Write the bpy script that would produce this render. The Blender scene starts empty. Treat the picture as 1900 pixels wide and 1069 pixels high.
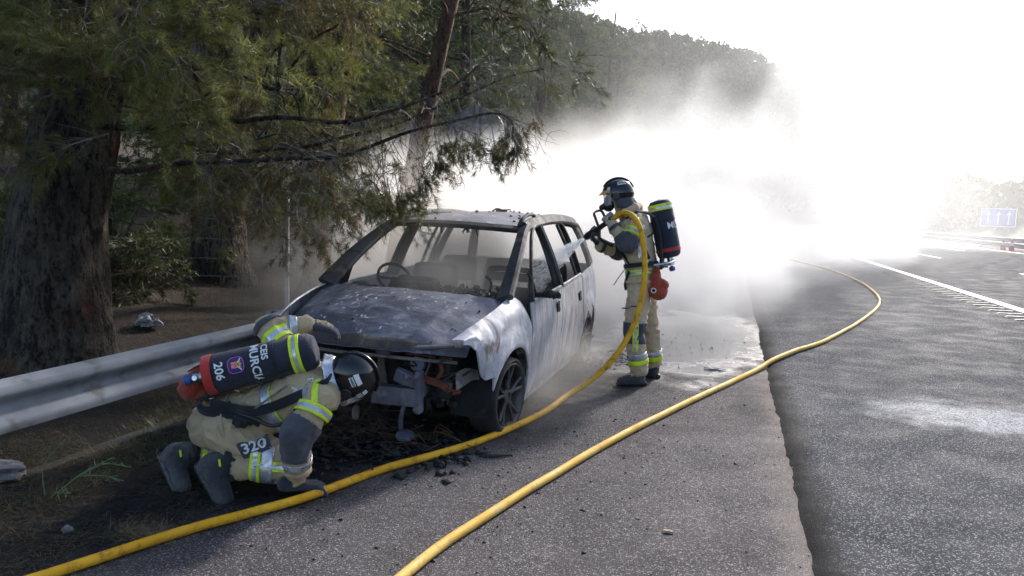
import bpy, bmesh, math, random
import numpy as np
from mathutils import Vector, Matrix, Euler, noise as mnoise
from mathutils.bvhtree import BVHTree

# ------------------------------------------------------------------ camera, world, sun, exposure
sc = bpy.context.scene
COL = sc.collection
YAW, PITCH, ROLL, CAM_H = 0.29641, 0.10389, 0.02, 1.58
_f = Vector((-math.sin(YAW)*math.cos(PITCH), math.cos(YAW)*math.cos(PITCH), -math.sin(PITCH)))
_r = Vector((math.cos(YAW), math.sin(YAW), 0)); _u = _r.cross(_f)
_rc = _r*math.cos(ROLL) + _u*math.sin(ROLL); _uc = _u*math.cos(ROLL) - _r*math.sin(ROLL)
cam_data = bpy.data.cameras.new('camera'); cam = bpy.data.objects.new('camera', cam_data); COL.objects.link(cam)
cam.matrix_world = Matrix(((_rc.x, _uc.x, -_f.x, 0), (_rc.y, _uc.y, -_f.y, 0), (_rc.z, _uc.z, -_f.z, CAM_H), (0, 0, 0, 1)))
cam_data.sensor_width = 36; cam_data.lens = 36*1320/1900; cam_data.clip_start = 0.05; cam_data.clip_end = 5000
sc.camera = cam

SUN_AZ, SUN_EL = math.radians(16), math.radians(30)      # azimuth from +Y towards +X, elevation
w = bpy.data.worlds.new('World'); sc.world = w; w.use_nodes = True
nt = w.node_tree; nt.nodes.clear()
wo = nt.nodes.new('ShaderNodeOutputWorld'); bg = nt.nodes.new('ShaderNodeBackground'); sky = nt.nodes.new('ShaderNodeTexSky')
sky.sky_type = 'NISHITA'; sky.sun_disc = False; sky.sun_elevation = SUN_EL; sky.sun_rotation = SUN_AZ
sky.dust_density = 1.6; sky.air_density = 1.0; sky.ozone_density = 1.0
bg.inputs[1].default_value = 0.15
nt.links.new(sky.outputs[0], bg.inputs[0]); nt.links.new(bg.outputs[0], wo.inputs[0])
sun_d = bpy.data.lights.new('sun', 'SUN'); sun_d.energy = 3.9; sun_d.angle = math.radians(6.0); sun_d.color = (1.0, 0.95, 0.90)
sun = bpy.data.objects.new('sun', sun_d); COL.objects.link(sun)
sdir = Vector((math.sin(SUN_AZ)*math.cos(SUN_EL), math.cos(SUN_AZ)*math.cos(SUN_EL), math.sin(SUN_EL)))
sun.rotation_euler = sdir.to_track_quat('Z', 'Y').to_euler(); sun.location = sdir*60
vs = sc.view_settings; vs.view_transform = 'Standard'; vs.look = 'None'; vs.exposure = 1.08; vs.gamma = 1; vs.use_curve_mapping = False
cy = sc.cycles
cy.use_denoising = True; cy.max_bounces = 5; cy.diffuse_bounces = 2; cy.glossy_bounces = 2; cy.transparent_max_bounces = 12; cy.transmission_bounces = 4
cy.volume_bounces = 2; cy.volume_step_rate = 1.0; cy.volume_max_steps = 160; cy.use_adaptive_sampling = True; cy.adaptive_threshold = 0.02
cy.sample_clamp_indirect = 6

R = random.Random(7)
PI = math.pi

# ------------------------------------------------------------------ helpers
def V(*a): return Vector(a)

def lerp(a, b, t): return a + (b-a)*t

def smooth01(t): t = max(0., min(1., t)); return t*t*(3-2*t)

def interp(x, pts):
    if x <= pts[0][0]: return pts[0][1]
    for (a, b), (c, d) in zip(pts, pts[1:]):
        if x <= c: return b + (d-b)*(x-a)/(c-a)
    return pts[-1][1]

def catmull(pts, n=8):
    P = [Vector(p) for p in pts]; out = []
    for i in range(len(P)-1):
        p0 = P[i-1] if i else P[0]*2-P[1]; p1, p2 = P[i], P[i+1]; p3 = P[i+2] if i+2 < len(P) else P[-1]*2-P[-2]
        for k in range(n):
            t = k/n; t2, t3 = t*t, t*t*t
            out.append(0.5*((2*p1) + (p2-p0)*t + (2*p0-5*p1+4*p2-p3)*t2 + (3*p1-p0-3*p2+p3)*t3))
    out.append(P[-1].copy()); return out

class MB:
    """collects verts / faces of one mesh"""
    def __init__(s): s.v = []; s.f = []; s.m = []
    def add(s, vs, fs, mi=0):
        o = len(s.v); s.v += [tuple(v) for v in vs]; s.f += [tuple(i+o for i in f) for f in fs]; s.m += [mi]*len(fs)
    def box(s, c, d, rot=None, mi=0, taper=1.0):
        x, y, z = d[0]/2, d[1]/2, d[2]/2
        vs = [V(-x,-y,-z), V(x,-y,-z), V(x,y,-z), V(-x,y,-z), V(-x*taper,-y*taper,z), V(x*taper,-y*taper,z), V(x*taper,y*taper,z), V(-x*taper,y*taper,z)]
        M = rot.to_matrix() if isinstance(rot, Euler) else (rot or Matrix.Identity(3))
        s.add([M@v + Vector(c) for v in vs], [(0,3,2,1),(4,5,6,7),(0,1,5,4),(1,2,6,5),(2,3,7,6),(3,0,4,7)], mi)
    def tube(s, pts, rad, n=8, mi=0, cap=True, sx=1.0, up=None):
        pts = [Vector(p) for p in pts]; m = len(pts)
        rr = rad if isinstance(rad, (list, tuple)) else [rad]*m
        vs = []; fs = []; prev = None
        for i, p in enumerate(pts):
            t = (pts[min(i+1, m-1)]-pts[max(i-1, 0)])
            if t.length < 1e-9: t = V(0,0,1)
            t.normalize()
            if prev is None:
                a = up or (V(0,0,1) if abs(t.z) < .9 else V(1,0,0))
                nrm = (a - t*a.dot(t)).normalized()
            else: nrm = (prev - t*prev.dot(t)); nrm = nrm.normalized() if nrm.length > 1e-6 else t.orthogonal().normalized()
            prev = nrm; b = t.cross(nrm)
            for k in range(n):
                a = 2*PI*k/n; vs.append(p + nrm*(math.cos(a)*rr[i]) + b*(math.sin(a)*rr[i]*sx))
        for i in range(m-1):
            for k in range(n):
                a, b2 = i*n+k, i*n+(k+1) % n; fs.append((a, b2, b2+n, a+n))
        if cap: fs.append(tuple(range(n-1, -1, -1))); fs.append(tuple(range((m-1)*n, m*n)))
        s.add(vs, fs, mi)
    def sweep_rect(s, pts, wd, side, mi=0):
        """rectangular bar along pts; wd=(width along side, thickness) or list; side vector or list"""
        pts = [Vector(p) for p in pts]; m = len(pts); vs = []; fs = []
        for i, p in enumerate(pts):
            t = (pts[min(i+1, m-1)]-pts[max(i-1, 0)]).normalized()
            sd = Vector(side[i] if isinstance(side, list) else side); sd = (sd - t*sd.dot(t)).normalized(); n = t.cross(sd)
            W, T = wd[i] if isinstance(wd, list) else wd
            b = min(W, T)*.28
            for a, c in ((W/2-b, T/2), (-W/2+b, T/2), (-W/2, T/2-b), (-W/2, -T/2+b), (-W/2+b, -T/2), (W/2-b, -T/2), (W/2, -T/2+b), (W/2, T/2-b)): vs.append(p+sd*a+n*c)
        for i in range(m-1):
            for k in range(8):
                a, b2 = i*8+k, i*8+(k+1) % 8; fs.append((a, b2, b2+8, a+8))
        fs.append(tuple(range(7, -1, -1))); fs.append(tuple(range((m-1)*8, m*8)))
        s.add(vs, fs, mi)
    def lathe(s, prof, c, axis=(0,0,1), n=24, mi=0, close=False):
        ax = Vector(axis).normalized(); a1 = ax.orthogonal().normalized(); b1 = ax.cross(a1); vs = []; fs = []; m = len(prof)
        for r, h in prof:
            for k in range(n):
                a = 2*PI*k/n; vs.append(Vector(c)+ax*h+a1*(math.cos(a)*r)+b1*(math.sin(a)*r))
        for i in range(m-1 if not close else m):
            for k in range(n):
                a, b2 = i*n+k, i*n+(k+1) % n; j = ((i+1) % m)*n; fs.append((a, b2, j+(k+1) % n, j+k))
        if not close:
            fs.append(tuple(range(n-1, -1, -1))); fs.append(tuple(range((m-1)*n, m*n)))
        s.add(vs, fs, mi)
    def grid(s, fn, nu, nv, mi=0, flip=False):
        vs = [fn(i/nu, j/nv) for i in range(nu+1) for j in range(nv+1)]; fs = []
        for i in range(nu):
            for j in range(nv):
                a = i*(nv+1)+j; q = (a, a+nv+1, a+nv+2, a+1); fs.append(q[::-1] if flip else q)
        s.add(vs, fs, mi)
    def plate(s, fn, nu, nv, th, mi=0):
        """grid surface with thickness th (offset along -normal), closed edge"""
        P = [[Vector(fn(i/nu, j/nv)) for j in range(nv+1)] for i in range(nu+1)]
        vs = []; 
        for i in range(nu+1):
            for j in range(nv+1):
                vs.append(P[i][j])
        for i in range(nu+1):
            for j in range(nv+1):
                du = P[min(i+1,nu)][j]-P[max(i-1,0)][j]; dv = P[i][min(j+1,nv)]-P[i][max(j-1,0)]
                n = du.cross(dv); n = n.normalized() if n.length > 1e-12 else V(0,0,1)
                vs.append(P[i][j]-n*th)
        N = (nu+1)*(nv+1); fs = []; q = lambda i, j: i*(nv+1)+j
        for i in range(nu):
            for j in range(nv):
                f = (q(i,j), q(i+1,j), q(i+1,j+1), q(i,j+1)); fs.append(f); fs.append(tuple(k+N for k in f[::-1]))
        for i in range(nu):
            fs.append((q(i+1,0), q(i,0), q(i,0)+N, q(i+1,0)+N)); fs.append((q(i,nv), q(i+1,nv), q(i+1,nv)+N, q(i,nv)+N))
        for j in range(nv):
            fs.append((q(0,j), q(0,j+1), q(0,j+1)+N, q(0,j)+N)); fs.append((q(nu,j+1), q(nu,j), q(nu,j)+N, q(nu,j+1)+N))
        s.add(vs, fs, mi)
    def build(s, name, mat, parent=None, smooth=False, bevel=0, world=False):
        return mesh_obj(name, s.v, s.f, mat, parent, smooth, s.m if any(s.m) else None, bevel, world)

def mesh_obj(name, verts, faces, mat, parent=None, smooth=False, midx=None, bevel=0, world=False):
    me = bpy.data.meshes.new(name); me.from_pydata([tuple(v) for v in verts], [], faces)
    for m in (mat if isinstance(mat, (list, tuple)) else [mat]): me.materials.append(m)
    if midx: me.polygons.foreach_set('material_index', midx)
    if smooth is True: me.polygons.foreach_set('use_smooth', [True]*len(me.polygons))
    elif smooth:
        me.polygons.foreach_set('use_smooth', [True]*len(me.polygons)); me.set_sharp_from_angle(angle=math.radians(smooth))
    me.update()
    o = bpy.data.objects.new(name, me); COL.objects.link(o)
    if bevel:
        b = o.modifiers.new('bevel', 'BEVEL'); b.width = bevel; b.segments = 2; b.limit_method = 'ANGLE'
    if parent: attach(o, parent, world)
    return o

def attach(o, parent, world=False):
    o.parent = parent
    if world: o.matrix_parent_inverse = Matrix.Translation(-parent.location)

def big_mesh(name, verts, tris, mat, parent=None, attr=None, nper=3, world=False, smooth=False):
    """numpy verts (n,3), faces (m,nper)"""
    me = bpy.data.meshes.new(name); n, m = len(verts), len(tris)
    me.vertices.add(n); me.vertices.foreach_set('co', np.asarray(verts, np.float32).ravel())
    me.loops.add(m*nper); me.loops.foreach_set('vertex_index', np.asarray(tris, np.int32).ravel())
    me.polygons.add(m); me.polygons.foreach_set('loop_start', np.arange(0, m*nper, nper, dtype=np.int32))
    me.update(calc_edges=True)
    if smooth: me.polygons.foreach_set('use_smooth', np.ones(m, bool))
    for mm in (mat if isinstance(mat, (list, tuple)) else [mat]): me.materials.append(mm)
    if attr is not None:
        a = me.attributes.new('tint', 'FLOAT', 'POINT'); a.data.foreach_set('value', np.asarray(attr, np.float32))
    o = bpy.data.objects.new(name, me); COL.objects.link(o)
    if parent: attach(o, parent, world)
    return o

def tag(o, label=None, cat=None, group=None, kind=None):
    if label: o['label'] = label
    if cat: o['category'] = cat
    if group: o['group'] = group
    if kind: o['kind'] = kind
    return o

def thing(name, label, cat, loc=(0,0,0), group=None, rotz=0):
    o = bpy.data.objects.new(name, None); COL.objects.link(o); o.empty_display_size = .1
    o.location = loc; o.rotation_euler = (0, 0, rotz); return tag(o, label, cat, group)

# ---- node material builder
class NM:
    def __init__(s, name):
        s.m = bpy.data.materials.new(name); s.m.use_nodes = True; s.t = s.m.node_tree; s.t.nodes.clear()
        s.out = s.n('ShaderNodeOutputMaterial'); s.b = None
    def n(s, typ, **kw):
        x = s.t.nodes.new(typ)
        for k, v in kw.items(): setattr(x, k, v)
        return x
    def l(s, a, b): s.t.links.new(a, b)
    def val(s, sock, v):
        if hasattr(v, 'links') or isinstance(v, bpy.types.NodeSocket): s.l(v, sock)
        else: sock.default_value = (*v, 1) if isinstance(v, (tuple, list)) and sock.type == 'RGBA' and len(v) == 3 else v
    def coord(s, kind='Object'):
        return s.n('ShaderNodeTexCoord').outputs[kind]
    def pos(s): return s.n('ShaderNodeNewGeometry').outputs['Position']
    def mapping(s, vec, scale=(1,1,1), loc=(0,0,0), rot=(0,0,0)):
        m = s.n('ShaderNodeMapping'); s.l(vec, m.inputs[0]); m.inputs['Scale'].default_value = scale; m.inputs['Location'].default_value = loc; m.inputs['Rotation'].default_value = rot; return m.outputs[0]
    def noise(s, vec, scale, detail=4, rough=.55, dist=0, out='Fac'):
        x = s.n('ShaderNodeTexNoise'); s.l(vec, x.inputs['Vector']); x.inputs['Scale'].default_value = scale; x.inputs['Detail'].default_value = detail; x.inputs['Roughness'].default_value = rough; x.inputs['Distortion'].default_value = dist; return x.outputs[out]
    def voro(s, vec, scale, out='Distance', feature='F1', rand=1):
        x = s.n('ShaderNodeTexVoronoi', feature=feature); s.l(vec, x.inputs['Vector']); x.inputs['Scale'].default_value = scale; x.inputs['Randomness'].default_value = rand; return x.outputs[out]
    def ramp(s, fac, a, b, c=0., d=1.):
        m = s.n('ShaderNodeMapRange', interpolation_type='SMOOTHSTEP'); s.l(fac, m.inputs[0])
        for i, v in enumerate((a, b, c, d)): m.inputs[i+1].default_value = v
        return m.outputs[0]
    def math(s, op, a, b=None, c=None):
        m = s.n('ShaderNodeMath', operation=op)
        for i, v in enumerate((a, b, c)):
            if v is not None: s.val(m.inputs[i], v)
        return m.outputs[0]
    def mix(s, fac, a, b, mode='MIX'):
        m = s.n('ShaderNodeMix', data_type='RGBA', blend_type=mode); s.val(m.inputs[0], fac); s.val(m.inputs[6], a); s.val(m.inputs[7], b); return m.outputs[2]
    def sep(s, vec): x = s.n('ShaderNodeSeparateXYZ'); s.l(vec, x.inputs[0]); return x.outputs
    def bump(s, h, strength=.5, dist=.01, normal=None):
        b = s.n('ShaderNodeBump'); b.inputs['Strength'].default_value = strength; b.inputs['Distance'].default_value = dist; s.l(h, b.inputs['Height'])
        if normal: s.l(normal, b.inputs['Normal'])
        return b.outputs[0]
    def bsdf(s, color, rough=.7, metal=0., normal=None, spec=None, **kw):
        b = s.n('ShaderNodeBsdfPrincipled'); s.val(b.inputs['Base Color'], color); s.val(b.inputs['Roughness'], rough); s.val(b.inputs['Metallic'], metal)
        if normal is not None: s.l(normal, b.inputs['Normal'])
        if spec is not None: s.val(b.inputs['Specular IOR Level'], spec)
        for k, v in kw.items(): s.val(b.inputs[k], v)
        s.l(b.outputs[0], s.out.inputs[0]); s.b = b; return s.m

def pmat(name, c1, c2=None, scale=6, rough=.7, metal=0., bump=0., bscale=60, bdist=.004, detail=5, spec=None, lo=.35, hi=.65, c3=None, s3=40, f3=.5):
    k = NM(name); co = k.coord(); c = c1
    if c2 is not None: c = k.mix(k.ramp(k.noise(co, scale, detail), lo, hi), c1, c2)
    if c3 is not None: c = k.mix(k.ramp(k.noise(co, s3, 4), .55, .7, 0, f3), c, c3)
    nrm = k.bump(k.noise(co, bscale, 5), bump, bdist) if bump else None
    r = k.ramp(k.noise(co, scale*1.7, 4), .3, .7, max(0, rough-.12), min(1, rough+.1))
    return k.bsdf(c, r, metal, nrm, spec)

def thing_part(name, root):
    o = bpy.data.objects.new(name, None); COL.objects.link(o); o.parent = root; o.matrix_parent_inverse = Matrix.Translation(-root.location); return o
# ------------------------------------------------------------------ ground materials
def soot_mask(k, p):
    """charred, wetted ground around the burnt front of the car (a stain with its own outline)"""
    s = k.sep(p); wob = k.math('MULTIPLY', k.math('SUBTRACT', k.noise(p, 1.7, 5), .5), 1.3)
    # distance right of the line that runs through (-2.85,2.0) and (-1.5,5.0)
    d = k.math('SUBTRACT', s[0], k.math('ADD', k.math('MULTIPLY', k.math('SUBTRACT', s[1], 2.0), .45), -2.85))
    d = k.math('ADD', d, wob)
    a = k.ramp(d, -.25, .45, 1, 0)
    far = k.ramp(k.math('ADD', s[1], wob), 5.2, 8.5, 1, 0)
    return k.math('MULTIPLY', a, far)

def asphalt(name, dark, light, spk, kind):
    k = NM(name); p = k.pos()
    cell = k.voro(p, 175, 'Color'); cv = k.sep(cell)[0]
    dist = k.voro(p, 175)
    fine = k.noise(p, 260, 3)
    base = k.mix(k.ramp(k.noise(p, .9, 6, .6), .3, .75), dark, light)
    base = k.mix(k.ramp(k.noise(p, 7, 5, .65), .45, .75, 0, .3), base, tuple(c*.6 for c in dark))
    base = k.mix(k.ramp(cv, .80, .97, 0, .8), base, spk)
    base = k.mix(k.ramp(cv, .0, .3, .6, 0), base, tuple(c*.3 for c in dark))
    rough = k.ramp(k.noise(p, 2.3, 5), .3, .7, .75, .95)
    if kind == 'shoulder':
        sm = soot_mask(k, p)
        base = k.mix(k.math('MULTIPLY', sm, .93), base, k.mix(k.ramp(k.noise(p, 30, 5), .5, .72), (.006,.006,.007), (.03,.028,.027)))
        # brown dirt dragged over the shoulder, oily dark blotches
        base = k.mix(k.ramp(k.noise(p, 1.3, 6, .7, .6), .5, .68, 0, .45), base, (.035,.03,.028))
        s = k.sep(p)
        ed = k.ramp(k.math('ADD', s[0], k.math('MULTIPLY', k.noise(p, 3, 5), .5)), .45, .72, 0, .5)
        base = k.mix(ed, base, (.24,.20,.17))
        # water from the hose lying beside the car
        c = k.n('ShaderNodeVectorMath', operation='DISTANCE'); k.l(k.mapping(p, (1,.42,1)), c.inputs[0]); c.inputs[1].default_value = (-.55, 4.1, 0)
        wet = k.ramp(k.math('ADD', c.outputs['Value'], k.math('MULTIPLY', k.math('SUBTRACT', k.noise(p, 2.6, 6, .65), .5), 1.6)), .75, 1.35, 1, 0)
        base = k.mix(k.math('MULTIPLY', wet, .45), base, (.03,.028,.027))
        r2 = k.n('ShaderNodeMix'); k.l(wet, r2.inputs[0]); k.l(rough, r2.inputs[2]); r2.inputs[3].default_value = .1; rough = r2.outputs[0]
        r3 = k.n('ShaderNodeMix'); k.l(k.math('MULTIPLY', sm, k.ramp(k.noise(p, 5, 4), .4, .6)), r3.inputs[0]); k.l(rough, r3.inputs[2]); r3.inputs[3].default_value = .32; rough = r3.outputs[0]
        bs = k.math('SUBTRACT', 1.0, k.math('MULTIPLY', wet, .8)); sp = k.math('ADD', .09, k.math('MULTIPLY', wet, .55))
    else:
        # pale powder dried on the carriageway
        q = k.mapping(p, (1, .55, 1), rot=(0,0,.55))
        c = k.n('ShaderNodeVectorMath', operation='DISTANCE'); k.l(k.mapping(p, (.95, 1.9, 1)), c.inputs[0]); c.inputs[1].default_value = (2.15*.95, 6.45*1.9, 0)
        pw = k.ramp(k.math('ADD', c.outputs['Value'], k.math('MULTIPLY', k.math('SUBTRACT', k.noise(p, 3.2, 7, .7), .5), 2.2)), .25, 1.25, 1, 0)
        pw = k.math('MULTIPLY', pw, k.ramp(k.math('ADD', k.noise(p, 60, 4), k.math('MULTIPLY', cv, .3)), .5, .75, .25, 1))
        base = k.mix(k.math('MULTIPLY', pw, .8), base, (.55,.55,.55))
        s = k.sep(p)
        track = k.math('MULTIPLY', k.ramp(k.math('ABSOLUTE', k.math('SUBTRACT', s[0], 7.0)), .3, 1.2, 1, 0), k.ramp(k.noise(p, .6, 5), .3, .6, .2, .6))
        base = k.mix(track, base, (.09,.088,.09)); bs = 1.0
        tar = k.ramp(k.math('ADD', s[0], k.math('ADD', k.math('MULTIPLY', k.noise(p, 4, 5), .16), k.math('MULTIPLY', k.noise(p, 30, 5), .05))), .58, .78, .93, 0)
        base = k.mix(tar, base, (.011,.011,.012)); sp = .07
    h = k.math('ADD', k.math('MULTIPLY', k.ramp(dist, 0, .65, 1, 0), .8), k.math('MULTIPLY', fine, .35))
    h = k.math('MULTIPLY', h, bs)
    nrm = k.bump(h, .9, .005)
    return k.bsdf(base, rough, 0, nrm, sp)

M_shoulder = asphalt('shoulder_asphalt', (.068,.060,.061), (.110,.097,.097), (.34,.32,.32), 'shoulder')
M_road = asphalt('road_asphalt', (.036,.037,.043), (.052,.053,.060), (.38,.38,.40), 'road')

def dirt_mat():
    k = NM('forest_soil'); p = k.pos()
    c = k.mix(k.ramp(k.noise(p, 1.1, 7, .65), .35, .65), (.034,.023,.015), (.075,.052,.034))
    c = k.mix(k.ramp(k.noise(p, 14, 6, .7), .48, .68, 0, .7), c, (.018,.013,.009))
    c = k.mix(k.ramp(k.noise(p, 55, 4), .6, .75, 0, .6), c, (.13,.10,.07))
    s = k.sep(p)
    burn = k.math('MULTIPLY', k.ramp(k.math('ADD', s[0], k.math('MULTIPLY', k.noise(p, .8, 5), 2.)), -6.2, -4.2), k.ramp(s[1], 2, 9, 1, .5))
    c = k.mix(k.math('MULTIPLY', burn, .8), c, (.013,.011,.009))
    far = k.ramp(k.math('ABSOLUTE', s[1]), 60, 120); c = k.mix(far, c, (.07,.075,.04))
    n = k.bump(k.math('ADD', k.noise(p, 18, 7, .7), k.math('MULTIPLY', k.noise(p, 90, 4), .4)), 1.0, .05)
    return k.bsdf(c, .92, 0, n, .25)
M_dirt = dirt_mat()
M_conc = pmat('weathered_concrete', (.05,.045,.04), (.02,.018,.015), 1.6, .85, 0, .7, 45, .01, c3=(.02,.017,.014), s3=4, f3=.9)
M_paint = pmat('road_paint', (.72,.72,.70), (.5,.5,.48), 5, .6, 0, .4, 90, .003, c3=(.25,.25,.25), s3=60, f3=.7)
M_galv = pmat('galvanised_steel', (.22,.23,.245), (.155,.16,.17), 3, .75, .1, .3, 30, .003, c3=(.10,.09,.08), s3=6, f3=.85)
M_steel_post = pmat('post_steel', (.30,.30,.31), (.16,.14,.12), 6, .6, .5, .3, 40)
M_bolt = pmat('bolt_steel', (.25,.25,.25), (.12,.09,.07), 30, .5, .8)

# ------------------------------------------------------------------ the setting
def ground_z(x, y):
    d = -3.95 - x; z = -.03
    if d > 0:
        z += .165*d*min(1.5, max(.35, .3+.1*y)) * (1 if d < 12 else (12+.5*(d-12))/d)
        z += (mnoise.noise((x*.7, y*.7, 0))*.09 + mnoise.noise((x*2.3, y*2.3, 4))*.035)*min(1, d/.8)
    e = x - 33
    if e > 0: z += .38*e if e < 25 else 9.5+.1*(e-25)
    return z

def axis(parts):
    out = []
    for a, b, st in parts:
        n = max(1, int(round((b-a)/st))); out += [a+(b-a)*i/n for i in range(n)]
    return out+[parts[-1][1]]
gx = axis([(-900,-200,100),(-200,-40,16),(-40,-14,2),(-14,-3.2,.22),(-3.2,33,6),(33,70,5),(70,200,20),(200,900,140)])
gy = axis([(-300,-20,40),(-20,0,2),(0,15,.22),(15,45,1.5),(45,200,12),(200,1500,130)])
gv = np.array([(x, y, ground_z(x, y)) for x in gx for y in gy]); ny = len(gy)
gf = np.array([(i*ny+j, (i+1)*ny+j, (i+1)*ny+j+1, i*ny+j+1) for i in range(len(gx)-1) for j in range(ny-1)])
o = big_mesh('ground', gv, gf, M_dirt, nper=4, smooth=True); tag(o, 'brown forest soil sloping up from the guardrail', kind='structure')

mb = MB(); mb.grid(lambda a, b: V(lerp(-3.85, .9, a), -6+b*b*400, 0.0), 2, 60)
o = mb.build('road_shoulder', M_shoulder); tag(o, 'brownish grey asphalt hard shoulder under the burnt car', kind='structure')
# the newer carriageway layer: 28 mm thick, ragged edge
def edge_x(y): return .47 + .022*mnoise.noise((y*2.1, 3.1, 0)) + .018*mnoise.noise((y*7, .3, 0)) + .03*mnoise.noise((y*.5, 9, 0))
ys = [-6+.06*i for i in range(300)] + [12+.5*i for i in range(60)] + [42+6*i for i in range(62)]
vs = []; fs = []
for y in ys:
    e = edge_x(y); rg = .012*mnoise.noise((y*19, 1, 0)); fr = min(1., 12./max(y, 12.))
    vs += [(e-.03*fr-.01+rg, y, .001), (e-.005+rg*.5, y, .02), (e+.03, y, .0285), (e+.3, y, .03), (16.5, y, .03)]
for i in range(len(ys)-1):
    for j in range(4):
        a = i*5+j; fs.append((a, a+1, a+6, a+5))
o = mesh_obj('carriageway', vs, fs, M_road, smooth=60); tag(o, 'dark grey asphalt carriageway with ragged edge along the shoulder', kind='structure')
road = o

mb = MB(); mb.grid(lambda a, b: V(4.98+.2*a, 2+b*300, .034), 1, 40)
o = mb.build('edge_line', M_paint, road); 
rb = MB(); rb.box((0,0,0), (.42,.10,.012), taper=.85)
first = None
for i in range(64):
    y = 6.2 + i*.42
    if first is None: first = o2 = rb.build('rumble_bar', M_road, road)
    else: o2 = first.copy(); COL.objects.link(o2)
    o2.location = (4.68, y, .036)
M_conc2 = pmat('rumble_dark', (.02,.02,.021), (.035,.035,.036), 20, .7)
first.data.materials[0] = M_conc2
for lx, y0 in ((8.7, 9.), (12.3, 6.)):
    for i in range(9):
        mb = MB(); mb.grid(lambda a, b: V(lx+.12*a, y0+i*13+4*b, .034), 1, 4); mb.build('lane_dash', M_paint, road)
mb = MB(); mb.grid(lambda a, b: V(14.6+.2*a, 5+b*250, .034), 1, 30); mb.build('edge_line', M_paint, road)

mb = MB()   # concrete gutter behind the guardrail
def gut(a, b):
    y = -3+b*43; wv = .05*mnoise.noise((y*.9, 2, 0)); x = lerp(-4.0+wv, -3.70+wv*.6+.05*mnoise.noise((y*3, 5, 0)), a)
    return V(x, y, -.002 - .02*smooth01(abs(a-.5)*6-2) + .006*mnoise.noise((x*6, y*6, 0)))
mb.grid(gut, 8, 260); o = mb.build('gutter', M_conc, smooth=True); tag(o, 'pale worn concrete gutter strip running under the guardrail', kind='structure')

# ------------------------------------------------------------------ guardrails
WB = [(-.138,.0),(-.135,.012),(-.115,.075),(-.085,.083),(-.06,.075),(-.028,.012),(0,.0),(.028,.012),(.06,.075),(.085,.083),(.115,.075),(.135,.012),(.138,0)]
def w_beam(name, x, y0, y1, zc, face, parent, dent=0):
    """one length of W section; face=+1 opens towards +X"""
    mb = MB(); n = max(2, int((y1-y0)/.25)); prof = [(zc+h, face*d) for h, d in WB]; m = len(prof); vs = []; fs = []
    for i in range(n+1):
        y = lerp(y0, y1, i/n)
        for z, d in prof: vs.append((x+d+dent*mnoise.noise((y*1.3, z*3, x)), y, z+dent*.5*mnoise.noise((y*.7, 3, x))))
    off = len(vs)
    for i in range(n+1):
        for j in range(m): v = vs[i*m+j]; vs.append((v[0]-face*.004, v[1], v[2]))
    for i in range(n):
        for j in range(m-1):
            a = i*m+j; f = (a, a+m, a+m+1, a+1); fs.append(f); fs.append(tuple(q+off for q in f[::-1]))
        for j in (0, m-1): a = i*m+j; fs.append((a, a+m, a+m+off, a+off))
    for i in (0, n):
        for j in range(m-1): a = i*m+j; fs.append((a, a+1, a+1+off, a+off))
    return mesh_obj(name, vs, fs, M_galv, parent, smooth=50, world=True)

def guardrail(label, x, face, z, ylist, posts, group):
    t = thing('guardrail', label, 'guardrail', (x, ylist[0], 0), group)
    for i, (a, b) in enumerate(zip(ylist, ylist[1:])):
        w_beam('beam', x+face*(.0045*(i % 2)), a-.16, b+.16, z, face, t, .006)
    pb = None
    for y in posts:
        gz = ground_z(x, y) if abs(x) < 10 else 0
        if pb is None:
            mb = MB(); hgt = z+.2+.1
            mb.box((0, 0, hgt/2-.12), (.006,.1,hgt)); mb.box((face*.027, .047, hgt/2-.12), (.05,.006,hgt)); mb.box((face*.027, -.047, hgt/2-.12), (.05,.006,hgt))
            pb = mb.build('post', M_steel_post, t, world=True); sp = MB(); sp.box((0,0,0), (.10,.16,.2)); pbk = sp.build('spacer', M_galv, t, world=True)
            bo = MB(); bo.lathe([(.018,0),(.018,.01),(.009,.014),(.009,.02)], (0,0,0), (face,0,0), 8); pbo = bo.build('bolt', M_bolt, t, world=True)
            q, q2, q3 = pb, pbk, pbo
        else:
            q, q2, q3 = pb.copy(), pbk.copy(), pbo.copy()
            for c in (q, q2, q3): COL.objects.link(c)
        q.location = (x-face*.135, y, 0); q2.location = (x-face*.052, y, z); q3.location = (x+face*.008, y, z)
    return t
guardrail('grey steel guardrail running from the left edge to the burnt car', -3.42, 1, .578, [-1.6, 2.4, 6.4, 10.4, 14.4, 18.4], [.9, 4.9, 8.9, 12.9, 16.9], 'steel guardrails')
mr = guardrail('pale steel guardrail across the road below the blue sign', 16.0, -1, .62, [30+4*i for i in range(16)], [31+4*i for i in range(15)], 'steel guardrails')
w_beam('lower_beam', 16.02, 30, 90, .30, -1, mr, .0)

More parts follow.
